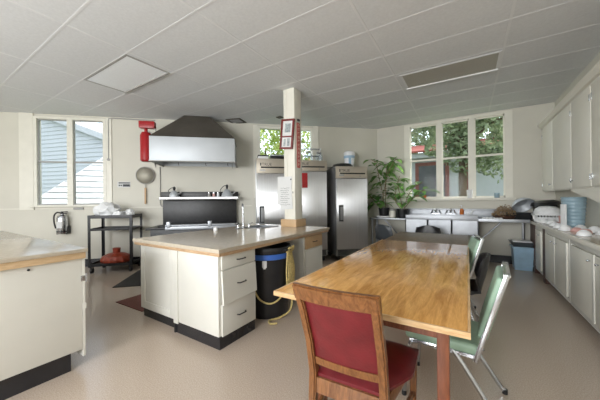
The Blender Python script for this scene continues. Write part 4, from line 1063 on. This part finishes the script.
a0 = (V((-9.914, 2.6, 0))-B2).dot(wd); a1 = (V((-9.394, 3.689, 0))-B2).dot(wd)
sl = (2.717-1.698)/(a1-a0)
siding(B2, wd, wn, [(a0-1.2, -1), (a1+1.5, -1), (a1+1.5, 2.717+1.5*sl), (a0, 1.698), (a0-1.2, 1.698-1.2*sl)], 'sun_patch_wall', M_SIDING, nb)  # added wall turned to the sun; its sloped top stands for a shadow edge

# house behind the back window
hs = thing('neighbour_house', 'white house with reddish brown posts and red roof behind the back window', 'house', (0, 13, 0))
m = MB(); m.bb(-9, 4.5, 0, .3, -1, 3.3); m.build('wall', M_HOUSE, hs)
m = MB(); m.bb(-9.2, 4.7, -.5, .5, 3.1, 3.32); m.build('fascia', M_HOUSE, hs)
m = MB(); m.ext([(-9.3, -.65, 3.32), (-9.3, -.65, 3.4), (-9.3, 3.0, 4.3), (-9.3, 3.0, 4.2)], (14, 0, 0)); m.build('roof', M_ROOF, hs)
for x in (-1.93, -.74, -.06, 1.9): MB().bb(x-.07, x+.07, -.08, -.002, -1, 2.95).build('post', M_POST, hs)
m = MB(); m.bb(-1.86, -.81, -.06, -.002, 2.8, 2.95); m.build('lintel', M_POST, hs)
MB().bb(-1.86, -.81, -.05, -.002, -.9, 2.8).build('dark_window', M_GLASSD, hs)


def tree(label, loc, trunk_h, blobs, n, m_, seed, size=.16, name='tree'):
    random.seed(seed)
    t = thing(name, label, 'tree', loc, 0, 'trees outside the windows')
    m = MB(); m.tube([(0, 0, 0), (.05, .03, trunk_h*.5), (0, 0, trunk_h)], [.16, .13, .1], 10)
    for (x, y, z, rx, ry, rz_) in blobs: m.tube([(0, 0, trunk_h*.8), (x*.5, y*.5, (trunk_h+z)/2), (x, y, z)], [.08, .05, .03], 7)
    m.build('trunk', M_BARK, t)
    me_v = []; me_f = []
    tot = sum(b[3]*b[4]*b[5] for b in blobs)
    for (x, y, z, rx, ry, rz_) in blobs:
        for k in range(int(n*rx*ry*rz_/tot)):
            v = V((random.gauss(0, 1), random.gauss(0, 1), random.gauss(0, 1))).normalized()*random.uniform(.45, 1)**.5
            wob = 1+.25*math.sin(v.x*7+seed)*math.cos(v.z*6)
            p = V((x+v.x*rx*wob, y+v.y*ry*wob, z+v.z*rz_*wob))
            d = V((random.uniform(-1, 1), random.uniform(-1, 1), random.uniform(-1, .4))).normalized()
            s_ = d.cross(V((random.uniform(-1, 1), random.uniform(-1, 1), random.uniform(-1, 1)))).normalized()
            L = size*random.uniform(.7, 1.3); w_ = L*.45; i0 = len(me_v)
            me_v += [p-d*L*.5, p+s_*w_*.5, p+d*L*.5, p-s_*w_*.5]; me_f.append((i0, i0+1, i0+2, i0+3))
    me = bpy.data.meshes.new('foliage'); me.from_pydata(me_v, [], me_f); me.materials.append(m_)
    o = bpy.data.objects.new('foliage', me); COL.objects.link(o); o.parent = t
    return t
tree('drooping green tree in front of the white house', (-.2, 11.0, -1), 4.6, [(-.5, 0, 4.7, 1.0, .8, .9), (.5, 0, 4.4, 1.0, .8, 1.0), (.2, -.2, 3.75, .8, .6, .6), (1.0, -.2, 3.6, .6, .5, .6), (-.2, .1, 5.6, 1.4, 1.0, .8), (1.5, 0, 5.0, .8, .8, .9)], 6500, M_TREE, 1, .17)
tree('tall dark tree rising behind the white house', (-2.2, 17.5, -1), 5, [(0, 0, 6.4, 2.3, 1.5, 1.7), (1.8, .2, 7.3, 2.0, 1.5, 1.7), (-2.2, 0, 6.4, 1.8, 1.4, 1.9), (0, 0, 8.2, 2.2, 1.5, 1.5)], 6500, M_TREE, 2, .3)
tree('bushy tree beyond the right end of the white house', (2.3, 15.8, -1), 4.2, [(0, 0, 5.5, 1.9, 1.3, 1.8), (.9, -.3, 4.0, 1.1, 1.0, 1.4), (-.7, 0, 7.0, 1.7, 1.2, 1.4)], 5500, M_TREE, 3, .24)
tree('low green shrub by the right edge of the back window', (1.75, 11.4, -1), 1.6, [(0, 0, 2.2, .6, .55, 1.3)], 1800, M_TREE, 6, .15, 'shrub')
c = W(2.5, -5.2, -1)
tree('bright yellow-green tree behind the column window', (c.x, c.y, -1), 4.2, [(0, 0, 4.6, 1.7, 1.5, 1.6), (1.2, 1.0, 5.3, 1.6, 1.4, 1.5), (-1.3, -1.1, 5.1, 1.5, 1.4, 1.5), (0, .3, 3.2, 1.8, 1.5, 1.2)], 8000, M_TREE2, 5, .20)

# ------------------------------------------------------------------ light
wd_ = bpy.data.worlds.new('sky'); SC.world = wd_; wd_.use_nodes = True
t = wd_.node_tree; bg = t.nodes['Background']
sky = t.nodes.new('ShaderNodeTexSky'); sky.sky_type = 'NISHITA'; sky.sun_disc = False
sky.sun_elevation = math.radians(44); sky.sun_rotation = math.radians(65); sky.air_density = 1.2; sky.dust_density = 2.5
hs_ = t.nodes.new('ShaderNodeHueSaturation'); hs_.inputs['Saturation'].default_value = .4
t.links.new(sky.outputs[0], hs_.inputs['Color']); t.links.new(hs_.outputs[0], bg.inputs[0]); bg.inputs[1].default_value = .62
sun = bpy.data.lights.new('sun', 'SUN'); sun.energy = 4.2; sun.angle = math.radians(.6); sun.color = (1, .95, .86)
so_ = bpy.data.objects.new('sun', sun); COL.objects.link(so_)
sd = V((.80, .50, .95)).normalized(); so_.rotation_euler = sd.to_track_quat('Z', 'Y').to_euler()
def area(name, loc, aim, sx, sy, e, colr=(1, 1, 1)):
    l = bpy.data.lights.new(name, 'AREA'); l.shape = 'RECTANGLE'; l.size = sx; l.size_y = sy; l.energy = e; l.color = colr
    o = bpy.data.objects.new(name, l); COL.objects.link(o); o.location = loc
    o.rotation_euler = (V(aim)-V(loc)).to_track_quat('-Z', 'Y').to_euler(); return o
# fill lamps added in the unseen window openings, strength set per opening
for (a, b), e in zip(FW, (26, 122, 240)):
    area('added_fill', ((a+b)/2, -3.36, 1.85), ((a+b)/2, 2, 3.5), b-a, 1.7, e, (.97, .985, 1))

# ------------------------------------------------------------------ camera
cd = bpy.data.cameras.new('camera'); cd.sensor_width = 36; cd.lens = 36*267/600; cd.clip_start = .05
cam = bpy.data.objects.new('camera', cd); COL.objects.link(cam); SC.camera = cam
yaw = math.radians(32.2)
fwd = V((-math.sin(yaw), math.cos(yaw), 0)); rgt = V((math.cos(yaw), math.sin(yaw), 0)); up = V((0, 0, 1))
r_ = .0105
x_ = (rgt-up*(-r_)).normalized() if False else (rgt*math.cos(r_)-up*math.sin(r_))
y_ = up*math.cos(r_)+rgt*math.sin(r_)
mtx = Matrix((x_, y_, -fwd)).transposed().to_4x4(); mtx.translation = V((0, 0, 1.33)); cam.matrix_world = mtx
cd.shift_y = (200.5-200)/600

SC.view_settings.view_transform = 'Standard'; SC.view_settings.look = 'None'; SC.view_settings.gamma = 1
SC.view_settings.exposure = 0.0
